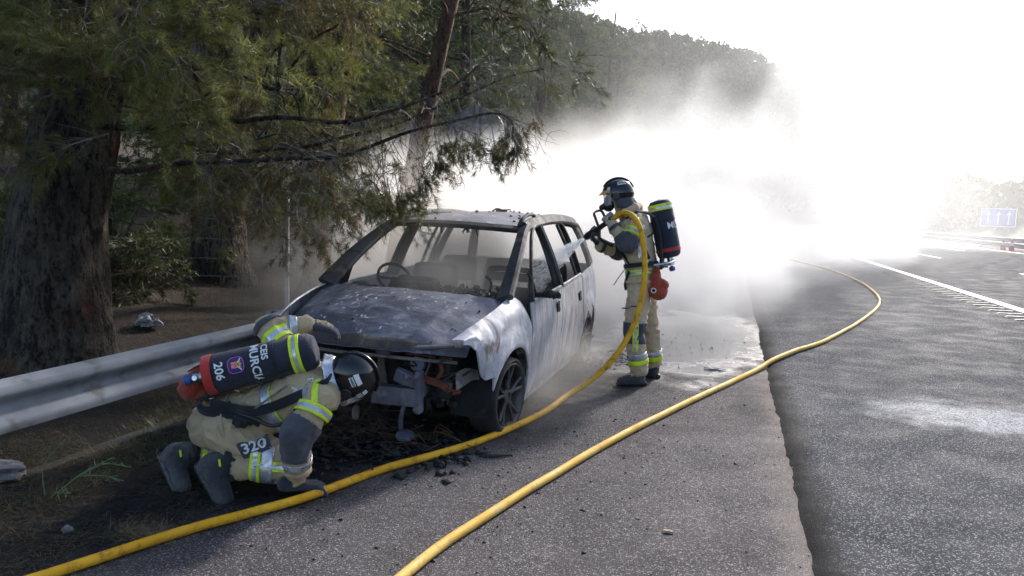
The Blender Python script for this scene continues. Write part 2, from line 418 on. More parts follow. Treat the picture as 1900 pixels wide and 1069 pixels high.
# ------------------------------------------------------------------ blue lane sign across the road
M_signblue = pmat('sign_blue', (.03,.09,.42), (.035,.10,.46), 3, .45)
M_signwhite = pmat('sign_white', (.78,.79,.8), (.7,.71,.72), 4, .5)
M_signgrey = pmat('sign_back_grey', (.17,.17,.18), (.11,.11,.115), 4, .5, .5)
def rrect(w_, h_, r_, n=5):
    pts = []
    for cx, cz, a0 in ((w_/2-r_, h_/2-r_, 0), (-w_/2+r_, h_/2-r_, 90), (-w_/2+r_, -h_/2+r_, 180), (w_/2-r_, -h_/2+r_, 270)):
        for i in range(n+1): a = math.radians(a0+90*i/n); pts.append((cx+r_*math.cos(a), cz+r_*math.sin(a)))
    return pts
def slab(mb, pts, y0, y1, mi=0, xf=lambda x, z: (x, z)):
    n = len(pts); vs = [(xf(*p)[0], y0, xf(*p)[1]) for p in pts]+[(xf(*p)[0], y1, xf(*p)[1]) for p in pts]
    fs = [tuple(range(n)), tuple(range(2*n-1, n-1, -1))]+[(i, i+n, (i+1) % n+n, (i+1) % n) for i in range(n)]
    mb.add(vs, fs, mi)
t = thing('lane_sign', 'blue road sign with three white upward arrows across the carriageway', 'road sign', (18.3, 59.5, 0))
t.rotation_euler = (0, .015, -.22)
SW, SH, SZ = 2.15, 1.32, 2.0
mb = MB(); slab(mb, rrect(SW, SH, .08), -.02, .02); mb.build('panel', M_signwhite, t).location = (0,0,SZ)
mb = MB(); slab(mb, rrect(SW-.1, SH-.1, .05), -.028, -.0205); mb.build('blue_face', M_signblue, t).location = (0,0,SZ)
for dx in (-.62, 0, .62):
    mb = MB(); arrow = [(-.045,-.48),(.045,-.48),(.045,.2),(.15,.2),(0,.46),(-.15,.2),(-.045,.2)]
    slab(mb, [(a+dx, b) for a, b in arrow], -.033, -.0285); mb.build('arrow', M_signwhite, t).location = (0,0,SZ)
for dx in (-.7, .7):
    mb = MB(); mb.box((dx, .06, SZ/2+.3), (.1,.07,SZ+.9)); mb.build('post', M_steel_post, t)

# ------------------------------------------------------------------ round sign seen from behind, beyond the car
t = thing('round_sign', 'back of a round road sign on a thin post behind the smoke', 'road sign', (-4.9, 13.4, ground_z(-4.9, 13.4)))
mb = MB(); mb.lathe([(.0,0),(.57,0),(.6,.012),(.6,.03),(.585,.03),(.58,.006),(0,.006)], (0,.05,2.85), (0,-1,0), 40); mb.build('disc', M_signgrey, t, smooth=40)
for dz in (-.22, .22):
    mb = MB(); mb.box((0,.03,2.85+dz), (.8,.03,.05)); mb.build('stiffener', M_steel_post, t)
mb = MB(); mb.box((.03,-.02,1.75), (.06,.04,3.6)); mb.build('post', M_galv, t)

# ------------------------------------------------------------------ wire fence among the trees
M_wire = pmat('fence_wire', (.04,.037,.034), (.025,.022,.02), 20, .8, .0)
def fence_line(y): return -5.45 - .22*(y-7.9)*(0.2 if y > 7.9 else -.35)
t = thing('wire_fence', 'thin sheep wire fence with steel posts between the pine trunks', 'fence', (-5.5, 7.9, ground_z(-5.5, 7.9)))
for y in (2.9, 7.9, 12.6):
    x = fence_line(y); mb = MB(); z = ground_z(x, y)
    mb.box((x, y, z+.72), (.05,.05,1.55), Euler((.0,.012,.3))); mb.build('post', M_steel_post, t, world=True)
for i, hgt in enumerate((.1,.24,.4,.58,.78,1.0,1.22)):
    mb = MB(); pts = []
    for j in range(41):
        y = 2.9+9.7*j/40; x = fence_line(y); pts.append((x+.02, y, ground_z(x, y)+hgt-.035*math.sin(PI*((y-2.9) % 4.9)/4.9)+.012*mnoise.noise((y*2, i, 0))))
    mb.tube(pts, .0009, 4, cap=False); mb.build('wire', M_wire, t, world=True)
mb = MB()
for j in range(56):
    y = 3.0+9.5*j/56; x = fence_line(y)+.02; z = ground_z(x, y); mb.tube([(x, y, z+.1), (x+.01*mnoise.noise((y,1,1)), y+.015*mnoise.noise((y*3,0,1)), z+.6), (x, y, z+1.2)], .001, 3, cap=False)
tag(mb.build('stay_wires', M_wire, t, world=True), kind='stuff')
# ------------------------------------------------------------------ vegetation
def bark_mat(name, c1, c2, c3, red=0):
    k = NM(name); p = k.coord()
    q = k.mapping(p, (1,1,.2)); v = k.math('ADD', k.math('MULTIPLY', k.noise(q, 15, 7, .6, .6), .55), k.math('MULTIPLY', k.noise(k.mapping(p, (1,1,.55)), 31, 6, .6, .8), .45)); big = k.noise(k.mapping(p, (1,1,.6)), 4, 7, .7, .5)
    c = k.mix(k.ramp(big, .35, .65), c1, c2); c = k.mix(k.ramp(v, .40, .53, .95, 0), c, c3)
    if red: c = k.mix(k.ramp(k.noise(p, 1.6, 5), .6, .7, 0, .55), c, (.16,.065,.03))
    h = k.math('ADD', k.ramp(v, .36, .62), k.math('MULTIPLY', k.noise(q, 60, 5), .35))
    return k.bsdf(c, .92, 0, k.bump(h, 1.0, .045), .15)
M_bark = bark_mat('pine_bark', (.055,.044,.036), (.13,.105,.082), (.014,.011,.010), 1)
M_bark_red = bark_mat('young_pine_bark', (.11,.06,.042), (.19,.115,.08), (.03,.02,.015))
M_twig = pmat('dry_twigs', (.085,.065,.052), (.17,.14,.115), 9, .9)

def needle_mat(name, c0, c1, c2, transl=.35):
    k = NM(name); a = k.n('ShaderNodeAttribute', attribute_name='tint').outputs['Fac']
    cr = k.n('ShaderNodeValToRGB'); k.l(a, cr.inputs[0]); e = cr.color_ramp
    e.elements[0].color = (*c0, 1); e.elements[1].color = (*c2, 1); m = e.elements.new(.5); m.color = (*c1, 1)
    b = k.n('ShaderNodeBsdfPrincipled'); k.l(cr.outputs[0], b.inputs['Base Color']); b.inputs['Roughness'].default_value = .5; b.inputs['Specular IOR Level'].default_value = .35
    tr = k.n('ShaderNodeBsdfTranslucent'); k.l(cr.outputs[0], tr.inputs[0]); mx = k.n('ShaderNodeMixShader'); mx.inputs[0].default_value = transl
    k.l(b.outputs[0], mx.inputs[1]); k.l(tr.outputs[0], mx.inputs[2]); k.l(mx.outputs[0], k.out.inputs[0]); return k.m
# tint 0 dry brown -> .5 olive -> 1 fresh yellow green
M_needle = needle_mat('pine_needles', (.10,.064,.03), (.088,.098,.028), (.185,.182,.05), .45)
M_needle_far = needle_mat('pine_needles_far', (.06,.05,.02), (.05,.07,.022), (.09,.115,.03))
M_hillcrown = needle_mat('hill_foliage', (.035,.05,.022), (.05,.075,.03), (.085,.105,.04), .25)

def orth(D):
    a = np.where(np.abs(D[:, 2:3]) < .9, np.array([[0,0,1.]]), np.array([[1.,0,0]])); u = np.cross(D, a); u /= np.linalg.norm(u, axis=1, keepdims=True)+1e-9; return u, np.cross(D, u)

def needles(P, D, L, k, nl, w_, tint, rs, spread=(.35,.95), droop=.12):
    """needle triangles along shoots: P base, D dir, L shoot length"""
    n = len(P); P = np.repeat(P, k, 0); D = np.repeat(D, k, 0); L = np.repeat(L, k); T = np.repeat(tint, k)
    u, v = orth(D); a = rs.uniform(0, 2*PI, n*k); th = rs.uniform(spread[0], spread[1], n*k); s = rs.beta(1.6, 1.1, n*k)
    rad = u*np.cos(a)[:, None] + v*np.sin(a)[:, None]
    d = D*np.cos(th)[:, None] + rad*np.sin(th)[:, None]; d[:, 2] -= droop*rs.uniform(0, 1, n*k)
    d /= np.linalg.norm(d, axis=1, keepdims=True)
    b = P + D*(s*L)[:, None]; ln = nl*rs.uniform(.7, 1.2, n*k)
    side = np.cross(d, rs.normal(size=(n*k, 3))); side /= np.linalg.norm(side, axis=1, keepdims=True)+1e-9
    hw = w_*.5*rs.uniform(.7, 1.2, n*k)
    vs = np.stack([b-side*hw[:, None], b+side*hw[:, None], b+d*ln[:, None]], 1).reshape(-1, 3)
    tt = np.clip(np.repeat(T + rs.normal(0, .08, n*k), 3), 0, 1)
    return vs, tt

class Pine:
    def __init__(s, name, label, base, seed, bark=None, group='pine trees beside the road'):
        s.rs = np.random.RandomState(seed); s.r = random.Random(seed); s.wood = MB(); s.tw = MB(); s.P = []; s.D = []; s.L = []; s.T = []
        s.root = thing(name, label, 'tree', base, group); s.bark = bark or M_bark; s.nodes = []
    def trunk(s, pts, rads, n=20, rough=.03, flare=True):
        P = catmull(pts, 10); m = len(P); vs = []; fs = []
        for i, p in enumerate(P):
            r_ = interp(i/(m-1), [(j/(len(rads)-1), q) for j, q in enumerate(rads)])
            for k in range(n):
                a = 2*PI*k/n; d = V(math.cos(a), math.sin(a), 0); rr = r_*(1+rough*mnoise.noise((d.x*2.5, d.y*2.5, p.z*1.2))*3 + rough*mnoise.noise((d.x*9, d.y*9, p.z*3))*1.6)
                vs.append(p + d*rr)
        for i in range(m-1):
            for k in range(n): a, b = i*n+k, i*n+(k+1) % n; fs.append((a, b, b+n, a+n))
        mesh_obj('trunk', vs, fs, s.bark, s.root, smooth=True, world=True)
        s.nodes += [(p, .05) for p in P[int(m*.35):]]
    def limb(s, pts, r0, r1, n=7, node=True):
        P = catmull(pts, 6); m = len(P)
        P = [p + V(mnoise.noise(p*2.3), mnoise.noise(p*2.3+V(5,0,0)), mnoise.noise(p*2.3+V(0,7,0)))*.03 if 0 < i < m-1 else p for i, p in enumerate(P)]
        s.wood.tube(P, [lerp(r0, r1, i/(m-1)) for i in range(m)], n)
        if node: s.nodes += [(p, r1) for p in P[m//4:]]
        return P
    def shoot(s, p, d, L, tint): s.P.append(tuple(p)); s.D.append(tuple(d)); s.L.append(L); s.T.append(tint)
    def twig(s, p, d, L, rad, tint, needles=True, droop=.25, nsh=3, segs=4):
        p = Vector(p); d = Vector(d).normalized(); pts = [p.copy()]; q = p.copy(); dirs = [d.copy()]
        for i in range(segs):
            d = (d + V(s.r.gauss(0,.16), s.r.gauss(0,.16), s.r.gauss(0,.16)-droop/segs)).normalized(); q = q + d*(L/segs); pts.append(q.copy()); dirs.append(d.copy())
        s.tw.tube(pts, [lerp(rad, rad*.4, i/segs) for i in range(segs+1)], 3, cap=False)
        if needles:
            for j in range(nsh):
                t = 1-.55*j/max(1, nsh); i = min(segs, int(t*segs)); dd = dirs[i]
                if j: dd = (dd + V(s.r.gauss(0,.5), s.r.gauss(0,.5), s.r.gauss(0,.4))).normalized()
                s.shoot(pts[i], dd, s.r.uniform(.07,.14), tint)
        return pts, dirs
    def spray(s, p, d, L, tint, ntw=14, tw_len=.34, needles=1.0, droop=.3, rad=.008):
        d = Vector(d).normalized(); pts, dirs = s.twig(p, d, L, rad, tint, needles > s.r.random(), droop, 3, 7)
        for j in range(ntw):
            t = s.r.uniform(.12, 1); f = t*(len(pts)-1); i = min(len(pts)-2, int(f)); q = pts[i].lerp(pts[i+1], f-i); dd = dirs[i]
            ax = dd.cross(V(0,0,1)); ax = ax.normalized() if ax.length > .1 else V(1,0,0)
            sd = 1 if s.r.random() < .5 else -1
            v = (dd*s.r.uniform(.4,.9) + ax*sd*s.r.uniform(.4,.9) + V(0,0,s.r.uniform(-.35,.4))).normalized()
            s.twig(q, v, tw_len*s.r.uniform(.5,1.2)*(1.15-.5*t), rad*.45, min(1, max(0, tint+s.r.gauss(0,.1))), s.r.random() < needles, droop*1.1, s.r.choice((2,3,4)))
    def reach(s, target, tint, L=.9, r=.012, **kw):
        """branch from the nearest wood to target, ending in a spray"""
        T = Vector(target); best = min(s.nodes, key=lambda nd: (nd[0]-T).length + max(0, nd[0].z-T.z)*.2); a = best[0]; v = T-a; ln = v.length
        if ln > .5:
            mid = a.lerp(T, .5) + V(s.r.gauss(0,.08), s.r.gauss(0,.08), .08*ln+s.r.gauss(0,.05)); P = s.limb([a, mid, T], min(best[1]*.8, r+.006*ln), r*.7, 5, False)
            d = (T-mid).normalized()
        else: d = v.normalized() if ln > .05 else V(1,0,0)
        d = (d + V(s.r.gauss(0,.3), s.r.gauss(0,.3), s.r.gauss(-.1,.2))).normalized()
        s.spray(T, d, L*s.r.uniform(.7,1.2), tint, rad=r*.6, **kw)
    def finish(s, k=26, nl=.085, w_=.0042, mat=None, spread=(.35,.95), droop=.15):
        crown = thing_part('crown', s.root)
        tag(s.wood.build('limbs', s.bark, crown, smooth=True), kind='stuff')
        if s.tw.v: tag(s.tw.build('twigs', M_twig, crown), kind='stuff')
        if s.P:
            vs, tt = needles(np.array(s.P), np.array(s.D), np.array(s.L), k, nl, w_, np.array(s.T), s.rs, spread, droop)
            tag(big_mesh('needles', vs, np.arange(len(vs)).reshape(-1, 3), mat or M_needle, crown, tt), kind='stuff')
        return s.root


# ---- the big pine at the left, its limbs reach over the car
t1 = Pine('pine_tree', 'thick old pine trunk at the left edge with branches reaching over the car', (-5.53, 4.67, ground_z(-5.53, 4.67)), 11)
t1.trunk([(-5.53,4.67,-.1),(-5.57,4.68,.35),(-5.6,4.72,.75),(-5.59,4.80,1.5),(-5.5,4.9,2.2),(-5.42,5.0,2.9),(-5.3,5.1,4.5),(-5.2,5.2,7),(-5.2,5.2,10)], [.56,.445,.415,.375,.325,.305,.24,.17,.06], 44, .035)
LA = [(-5.3,4.75,2.3),(-4.85,4.62,2.22),(-4.4,4.72,2.22),(-3.98,4.96,2.28),(-3.58,5.19,2.32),(-3.19,5.31,2.31),(-2.85,5.42,2.38),(-2.52,5.53,2.48),(-2.31,5.72,2.64),(-2.13,5.9,2.85)]
LB = [(-5.3,4.7,2.0),(-4.7,4.5,1.86),(-4.23,4.52,1.89),(-3.91,4.73,1.94),(-3.38,5.01,2.0),(-3.04,5.22,2.02),(-2.63,5.36,2.2),(-2.21,5.61,2.35),(-1.95,5.8,2.41),(-1.81,5.84,2.36),(-1.77,5.84,2.24)]
LC = [(-4.4,5.1,2.05),(-3.7,5.44,2.11),(-3.04,5.77,2.3),(-2.63,6.02,2.49),(-2.08,6.33,2.79),(-1.73,6.56,2.92)]
pa = t1.limb(LA, .03, .008); pb_ = t1.limb(LB, .026, .005); pc = t1.limb(LC, .02, .006)
limbs_up = [[(-5.4,5.0,3.0),(-4.9,4.7,3.3),(-4.2,4.5,3.35),(-3.5,4.6,3.2)],[(-5.4,5.0,3.2),(-5.2,4.4,3.5),(-5.0,3.8,3.5),(-4.7,3.3,3.3)],[(-5.3,5.1,3.8),(-4.6,5.4,4.2),(-3.7,5.8,4.3),(-2.9,6.2,4.0)],
            [(-5.4,5.0,2.7),(-5.9,4.5,2.9),(-6.3,4.1,2.8),(-6.6,3.7,2.6)],[(-5.3,5.1,3.4),(-4.9,5.8,3.6),(-4.5,6.5,3.5),(-4.1,7.1,3.1)],[(-5.3,5.1,4.5),(-4.7,4.8,4.9),(-4.0,4.6,4.9),(-3.3,4.5,4.6)],
            [(-5.4,4.9,2.6),(-4.9,4.9,2.75),(-4.3,5.1,2.75),(-3.8,5.4,2.6)],[(-5.25,5.1,5.5),(-4.3,5.6,6.0),(-3.2,5.9,5.9)],[(-5.25,5.1,5.2),(-6.3,5.0,5.6),(-7.3,4.9,5.4)]]
for L in limbs_up: t1.limb(L, .07, .018)
r1 = t1.r
# green curtain in front of and beside the trunk
for i in range(165):
    x = r1.uniform(-6.0, -3.25); y = r1.uniform(3.7, 6.6); d = math.hypot(x, y)
    zmin = 2.28 + .06*(d-6) if x < -4.9 else 1.95+.07*(d-6)
    z = zmin + .12 + r1.random()**.8*2.0
    if d < 5.2: continue
    t1.reach((x, y, z), r1.choice((.2,.5,.65,.8,.95)) , .75, ntw=16, tw_len=.34, droop=.35)
for i in range(26):   # darker, older sprays lower and further back
    t1.reach((r1.uniform(-4.9,-3.6), r1.uniform(5.6,7.4), r1.uniform(1.75,2.5)), r1.uniform(.15,.5), .7, ntw=11, tw_len=.3, needles=.75, droop=.5)
# bare, drooping dead twigs below the two long limbs, scorched needle bunches at their tips
for P_, n_ in ((pa, 56), (pb_, 76), (pc, 30)):
    for i in range(n_):
        f = r1.uniform(.25, 1)*(len(P_)-1); j = min(len(P_)-2, int(f)); q = P_[j].lerp(P_[j+1], f-j); dd = (P_[j+1]-P_[j]).normalized()
        v = (dd*r1.uniform(.1,.9) + V(r1.gauss(0,.45), r1.gauss(0,.35), r1.uniform(-1.0,.35))).normalized()
        L = r1.uniform(.18,.62); pts, dirs = t1.twig(q, v, L, .0042, .2, False, .55, 0, 6)
        for m in range(r1.choice((2,3,4,5))):
            jj = r1.randrange(1, len(pts)); t1.twig(pts[jj], (dirs[jj]+V(r1.gauss(0,.7), r1.gauss(0,.7), r1.gauss(-.2,.5))).normalized(), L*r1.uniform(.25,.6), .0026, r1.uniform(.05,.35), r1.random() < .1, .5, 2, 5)
for (x, y, z, n_) in ((-1.77,5.80,2.20,9),(-1.80,5.84,2.32,6),(-1.92,5.68,2.20,8),(-2.11,5.62,2.22,9),(-2.28,5.56,2.16,8),(-2.40,5.51,2.02,8),(-2.53,5.46,1.92,8),(-2.64,5.42,1.76,8),(-2.74,5.38,1.72,7),(-2.5,5.5,1.72,5),(-2.95,5.3,1.75,6),(-3.24,5.22,1.8,5)):
    for i in range(n_):
        t1.twig((x+r1.gauss(0,.06), y+r1.gauss(0,.06), z+r1.uniform(0,.12)), V(r1.gauss(.1,.3), r1.gauss(0,.3), -1), r1.uniform(.12,.3), .003, r1.choice((.1,.25,.45,.6)), True, .5, 4, 4)
for i in range(70):   # thin dead twig tangle hanging left of the car
    x = r1.uniform(-4.4,-2.9); y = 5.2+r1.uniform(-.5,.9)
    t1.spray((x, y, r1.uniform(1.65,2.15)), V(r1.gauss(.2,.5), r1.gauss(0,.5), r1.uniform(-.9,.2)), r1.uniform(.3,.6), r1.uniform(.05,.4), ntw=7, tw_len=.24, needles=.22, droop=.55, rad=.005)
t1.finish(36, .072, .0045, spread=(.45,1.2), droop=.1)

# ---- other pines
def simple_pine(label, base, H, r0, seed, lean=(0,0), zc=(.35,1.0), rad=2.2, n=60, tint=(.3,.9), k=22, nl=.13, w_=.011, bark=None, mat=None, L=.9, ntw=9, tw_len=.42, shape=1.0, dead=0, droop=.3):
    z0 = ground_z(base[0], base[1]); t = Pine('pine_tree', label, (base[0], base[1], z0), seed, bark); r = t.r
    top = V(base[0]+lean[0], base[1]+lean[1], z0+H); b = V(base[0], base[1], z0-.15)
    pts = [b.lerp(top, q)+V(r.gauss(0,.03)*H*.15, r.gauss(0,.03)*H*.15, 0)*(0 if q in (0,) else 1) for q in (0,.06,.2,.4,.6,.8,1)]
    t.trunk(pts, [r0*1.35, r0*1.05, r0*.95, r0*.8, r0*.6, r0*.35, .03], 14, .03)
    for i in range(int(n*.22)):
        q = r.uniform(zc[0]-.05, .95); a = r.uniform(0, 2*PI); p = b.lerp(top, q); R_ = rad*(1.1-.75*max(0, (q-zc[0])/(1-zc[0])))*r.uniform(.5,1)
        t.limb([p, p+V(math.cos(a)*R_*.5, math.sin(a)*R_*.5, R_*.16), p+V(math.cos(a)*R_, math.sin(a)*R_, R_*.12)], r0*.22, .014, 5)
    for i in range(n):
        q = lerp(zc[0], 1, r.random()**shape); a = r.uniform(0, 2*PI); R_ = rad*math.sqrt(max(.05, 1-((q-zc[0])/(1.05-zc[0]))**2))*math.sqrt(r.uniform(.08,1)); p = b.lerp(top, q)
        t.reach((p.x+math.cos(a)*R_, p.y+math.sin(a)*R_, p.z), r.uniform(*tint), L, ntw=ntw, tw_len=tw_len, droop=droop, needles=1-dead)
    return t.finish(k, nl, w_, mat or M_needle_far)
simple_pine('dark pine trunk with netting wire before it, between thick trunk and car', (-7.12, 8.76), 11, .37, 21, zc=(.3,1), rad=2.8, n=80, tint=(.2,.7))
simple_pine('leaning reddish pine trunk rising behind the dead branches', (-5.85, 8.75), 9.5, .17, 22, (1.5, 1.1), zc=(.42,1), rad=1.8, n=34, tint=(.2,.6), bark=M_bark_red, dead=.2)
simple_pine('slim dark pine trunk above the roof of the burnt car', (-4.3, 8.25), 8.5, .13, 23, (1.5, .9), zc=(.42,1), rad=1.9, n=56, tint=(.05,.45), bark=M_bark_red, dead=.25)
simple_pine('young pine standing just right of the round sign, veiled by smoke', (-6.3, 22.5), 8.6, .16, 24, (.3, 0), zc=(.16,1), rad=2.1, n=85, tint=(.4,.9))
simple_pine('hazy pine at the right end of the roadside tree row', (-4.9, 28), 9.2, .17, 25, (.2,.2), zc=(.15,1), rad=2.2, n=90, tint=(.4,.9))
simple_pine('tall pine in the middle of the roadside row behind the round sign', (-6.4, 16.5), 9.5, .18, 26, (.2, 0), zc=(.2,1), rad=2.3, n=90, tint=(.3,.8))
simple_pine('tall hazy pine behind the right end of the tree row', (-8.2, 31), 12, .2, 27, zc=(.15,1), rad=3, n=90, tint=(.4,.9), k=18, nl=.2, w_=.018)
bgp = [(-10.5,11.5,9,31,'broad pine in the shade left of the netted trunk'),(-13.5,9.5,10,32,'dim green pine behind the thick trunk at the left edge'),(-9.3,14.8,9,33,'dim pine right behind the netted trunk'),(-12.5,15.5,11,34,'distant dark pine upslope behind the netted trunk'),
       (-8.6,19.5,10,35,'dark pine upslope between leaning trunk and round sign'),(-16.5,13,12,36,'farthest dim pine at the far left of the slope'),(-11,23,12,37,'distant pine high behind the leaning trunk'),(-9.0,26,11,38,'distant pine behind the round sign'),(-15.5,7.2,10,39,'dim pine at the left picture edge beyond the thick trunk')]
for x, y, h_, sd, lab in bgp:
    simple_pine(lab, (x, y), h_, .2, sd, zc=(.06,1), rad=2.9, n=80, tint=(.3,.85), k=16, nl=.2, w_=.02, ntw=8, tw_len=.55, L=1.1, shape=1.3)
# low shrubs on the slope
def shrub(label, x, y, rad, hgt, seed, tint):
    z0 = ground_z(x, y); t = Pine('shrub', label, (x, y, z0), seed, group='shrubs on the slope'); r = t.r; t.root['category'] = 'shrub'
    for i in range(9):
        a = r.uniform(0, 2*PI); q = r.uniform(.3,.9); t.limb([(x, y, z0-.05), (x+math.cos(a)*rad*.3*q, y+math.sin(a)*rad*.3*q, z0+hgt*.5), (x+math.cos(a)*rad*.7*q, y+math.sin(a)*rad*.7*q, z0+hgt*.85)], .02, .006, 5)
    for i in range(34):
        a = r.uniform(0, 2*PI); q = math.sqrt(r.random()); t.reach((x+math.cos(a)*rad*q, y+math.sin(a)*rad*q, z0+hgt*(r.uniform(.25,1)*(1-.4*q*q))), r.uniform(*tint), .5, ntw=8, tw_len=.3, droop=.2)
    t.finish(18, .1, .011, M_needle_far)
shrub('green shrub on the slope between the thick and the netted trunk', -8.6, 8.3, .95, 1.3, 41, (.5,.9))
shrub('browned dry shrub beside the thick trunk', -7.3, 6.9, .5, .75, 42, (.0,.35))
shrub('dull shrub half hidden behind the thick trunk', -9.4, 6.4, 1.0, 1.4, 43, (.4,.8))
shrub('dusty shrub in the smoke left of the burnt car', -6.6, 11.3, .8, 1.1, 44, (.2,.6))

# ---- the wooded hill
def hill_z(x, y):
    # ridge runs from upper left down to the right
    r_ = interp(x, [(-400,125),(-120,86),(-47,62),(-31,57),(-12,53.5),(4,48.5),(12,43),(25,33),(45,20),(80,6),(120,0)])
    d = (y-150)/85.
    return r_*smooth01(d)*(1 if y < 236 else max(0, 1-((y-236)/160)**2)) + 1.3*mnoise.noise((x*.05, y*.05, 0)) - .5
M_hill = pmat('hill_soil', (.05,.06,.03), (.09,.085,.05), .1, .95)
mb = MB(); mb.grid(lambda a, b: (lambda x, y: V(x, y, hill_z(x, y)))(-420+560*a, 148+240*b), 70, 50); o = mb.build('hill', M_hill, smooth=True); tag(o, 'wooded hill rising beyond the smoke', kind='structure')
def crown_cloud(pts, sizes, k, rs, tint):
    n = len(pts); P = np.repeat(pts, k, 0); S = np.repeat(sizes, k)
    d = rs.normal(size=(n*k, 3)); d /= np.linalg.norm(d, axis=1, keepdims=True); d[:, 2] = d[:, 2]*1.15
    c = P + d*(S*rs.uniform(.35, 1., n*k))[:, None]*np.array([[.55,.55,.8]])
    a = rs.normal(size=(n*k, 3)); a /= np.linalg.norm(a, axis=1, keepdims=True); b = np.cross(a, rs.normal(size=(n*k, 3))); b /= np.linalg.norm(b, axis=1, keepdims=True)
    q = (S*.22)[:, None]; vs = np.stack([c-a*q, c+a*q*.6+b*q*.8, c+a*q*.5-b*q*.9], 1).reshape(-1, 3)
    return vs, np.clip(np.repeat(np.repeat(tint, k)+rs.normal(0, .1, n*k), 3), 0, 1)
rs = np.random.RandomState(5); pts = []
while len(pts) < 3000:
    x, y = rs.uniform(-125, 60), rs.uniform(165, 242)
    pts.append((x, y, hill_z(x, y)+1.6))
pts = np.array(pts); sz = rs.uniform(1.7, 3.3, len(pts))
vs_, tt = crown_cloud(pts, sz, 52, rs, rs.uniform(0, 1, len(pts)))
o = big_mesh('forest', vs_, np.arange(len(vs_)).reshape(-1, 3), M_hillcrown, None, tt); tag(o, 'dense pine wood covering the hill', 'forest', kind='stuff')
# trees on the bank across the road
pts = []; 
while len(pts) < 260:
    x, y = rs.uniform(34, 60), rs.uniform(62, 150); pts.append((x, y, ground_z(x, y)+1.2))
pts = np.array(pts); sz = rs.uniform(2.2, 4.4, len(pts)); vs_, tt = crown_cloud(pts, sz, 110, rs, rs.uniform(.3, 1, len(pts)))
o = big_mesh('roadside_wood', vs_, np.arange(len(vs_)).reshape(-1, 3), M_hillcrown, None, tt); tag(o, 'green trees on the bank behind the blue sign', 'trees', kind='stuff')
# ------------------------------------------------------------------ the burnt-out car
def burnt(name, cols, streak=(1,1,1), soot=.4, rough=.62, metal=.15, flecks=None, bump=.35):
    k = NM(name); co = k.coord()
    a = k.noise(k.mapping(co, streak), 2.6, 7, .62, .5); b = k.noise(k.mapping(co, streak, (3,1,2)), 6.5, 7, .65, .8); c_ = k.noise(co, 24, 6, .6)
    c = k.mix(k.ramp(a, .38, .62), cols[0], cols[1]); c = k.mix(k.ramp(b, .52, .66), c, cols[2])
    c = k.mix(k.ramp(k.noise(k.mapping(co, streak, (9,4,1)), 3.3, 6, .6, 1.2), .57, .66, 0, .8), c, cols[3])
    c = k.mix(k.ramp(k.noise(co, 1.7, 7, .65, .6), .54, .72, 0, soot), c, (.018,.017,.02))
    c = k.mix(k.ramp(c_, .58, .72, 0, .45), c, tuple(q*.4 for q in cols[1]))
    if flecks:
        f = k.math('MULTIPLY', k.ramp(k.noise(k.mapping(co, (1.6,1,1)), 17, 5, .6, .5), .60, .66), k.ramp(k.noise(co, 2.2, 3), .42, .6)); c = k.mix(f, c, flecks)
    r = k.ramp(b, .3, .7, rough-.14, rough+.16)
    h = k.math('ADD', k.math('MULTIPLY', c_, .5), k.math('ADD', k.math('MULTIPLY', b, .8), k.math('MULTIPLY', k.noise(co, 90, 4), .25)))
    return k.bsdf(c, r, metal, k.bump(h, bump, .012), .4)
M_side = burnt('burnt_side_panel', ((.48,.47,.485),(.33,.32,.335),(.64,.625,.63),(.36,.27,.21)), (1,2.6,.45), .4)
M_fender = burnt('burnt_fender', ((.42,.415,.445),(.26,.255,.28),(.62,.61,.625),(.13,.085,.065)), (1,1.3,.8), .5)
M_hoodm = burnt('burnt_bonnet', ((.06,.064,.085),(.12,.125,.155),(.17,.175,.21),(.07,.068,.075)), (1,1.7,1), .6, .5, .2, (.55,.55,.58))
M_roofm = burnt('burnt_roof', ((.10,.10,.12),(.17,.17,.2),(.30,.29,.32),(.10,.075,.065)), (1,.5,1), .75, .5, .25, (.6,.6,.63))
M_pillar = burnt('sooted_pillar', ((.028,.026,.028),(.055,.05,.05),(.018,.017,.019),(.11,.075,.055)), (1,1,1), .75, .65, .15)
M_char = burnt('charred_black', ((.010,.010,.011),(.022,.021,.022),(.016,.016,.018),(.045,.036,.03)), (1,1,1), .5, .75, .1, bump=.8)
M_steelblue = burnt('bare_steel', ((.15,.16,.21),(.09,.095,.13),(.22,.23,.28),(.07,.055,.055)), (1,1,1), .35, .5, .4)
M_ashgrey = burnt('ash_metal', ((.17,.155,.145),(.11,.10,.095),(.25,.235,.22),(.10,.065,.045)), (1,1,1), .5, .7, .2)
M_rust = burnt('orange_rust', ((.22,.06,.03),(.13,.042,.024),(.27,.09,.05),(.06,.028,.02)), (1,1,1), .3, .85, .1)
M_tyre = burnt('burnt_tyre', ((.018,.018,.019),(.03,.03,.031),(.05,.048,.048),(.07,.066,.064)), (1,1,1), .4, .8, 0, bump=.7)
M_rim = burnt('burnt_alloy', ((.07,.068,.07),(.045,.044,.046),(.12,.115,.118),(.05,.042,.038)), (1,1,1), .5, .55, .5)

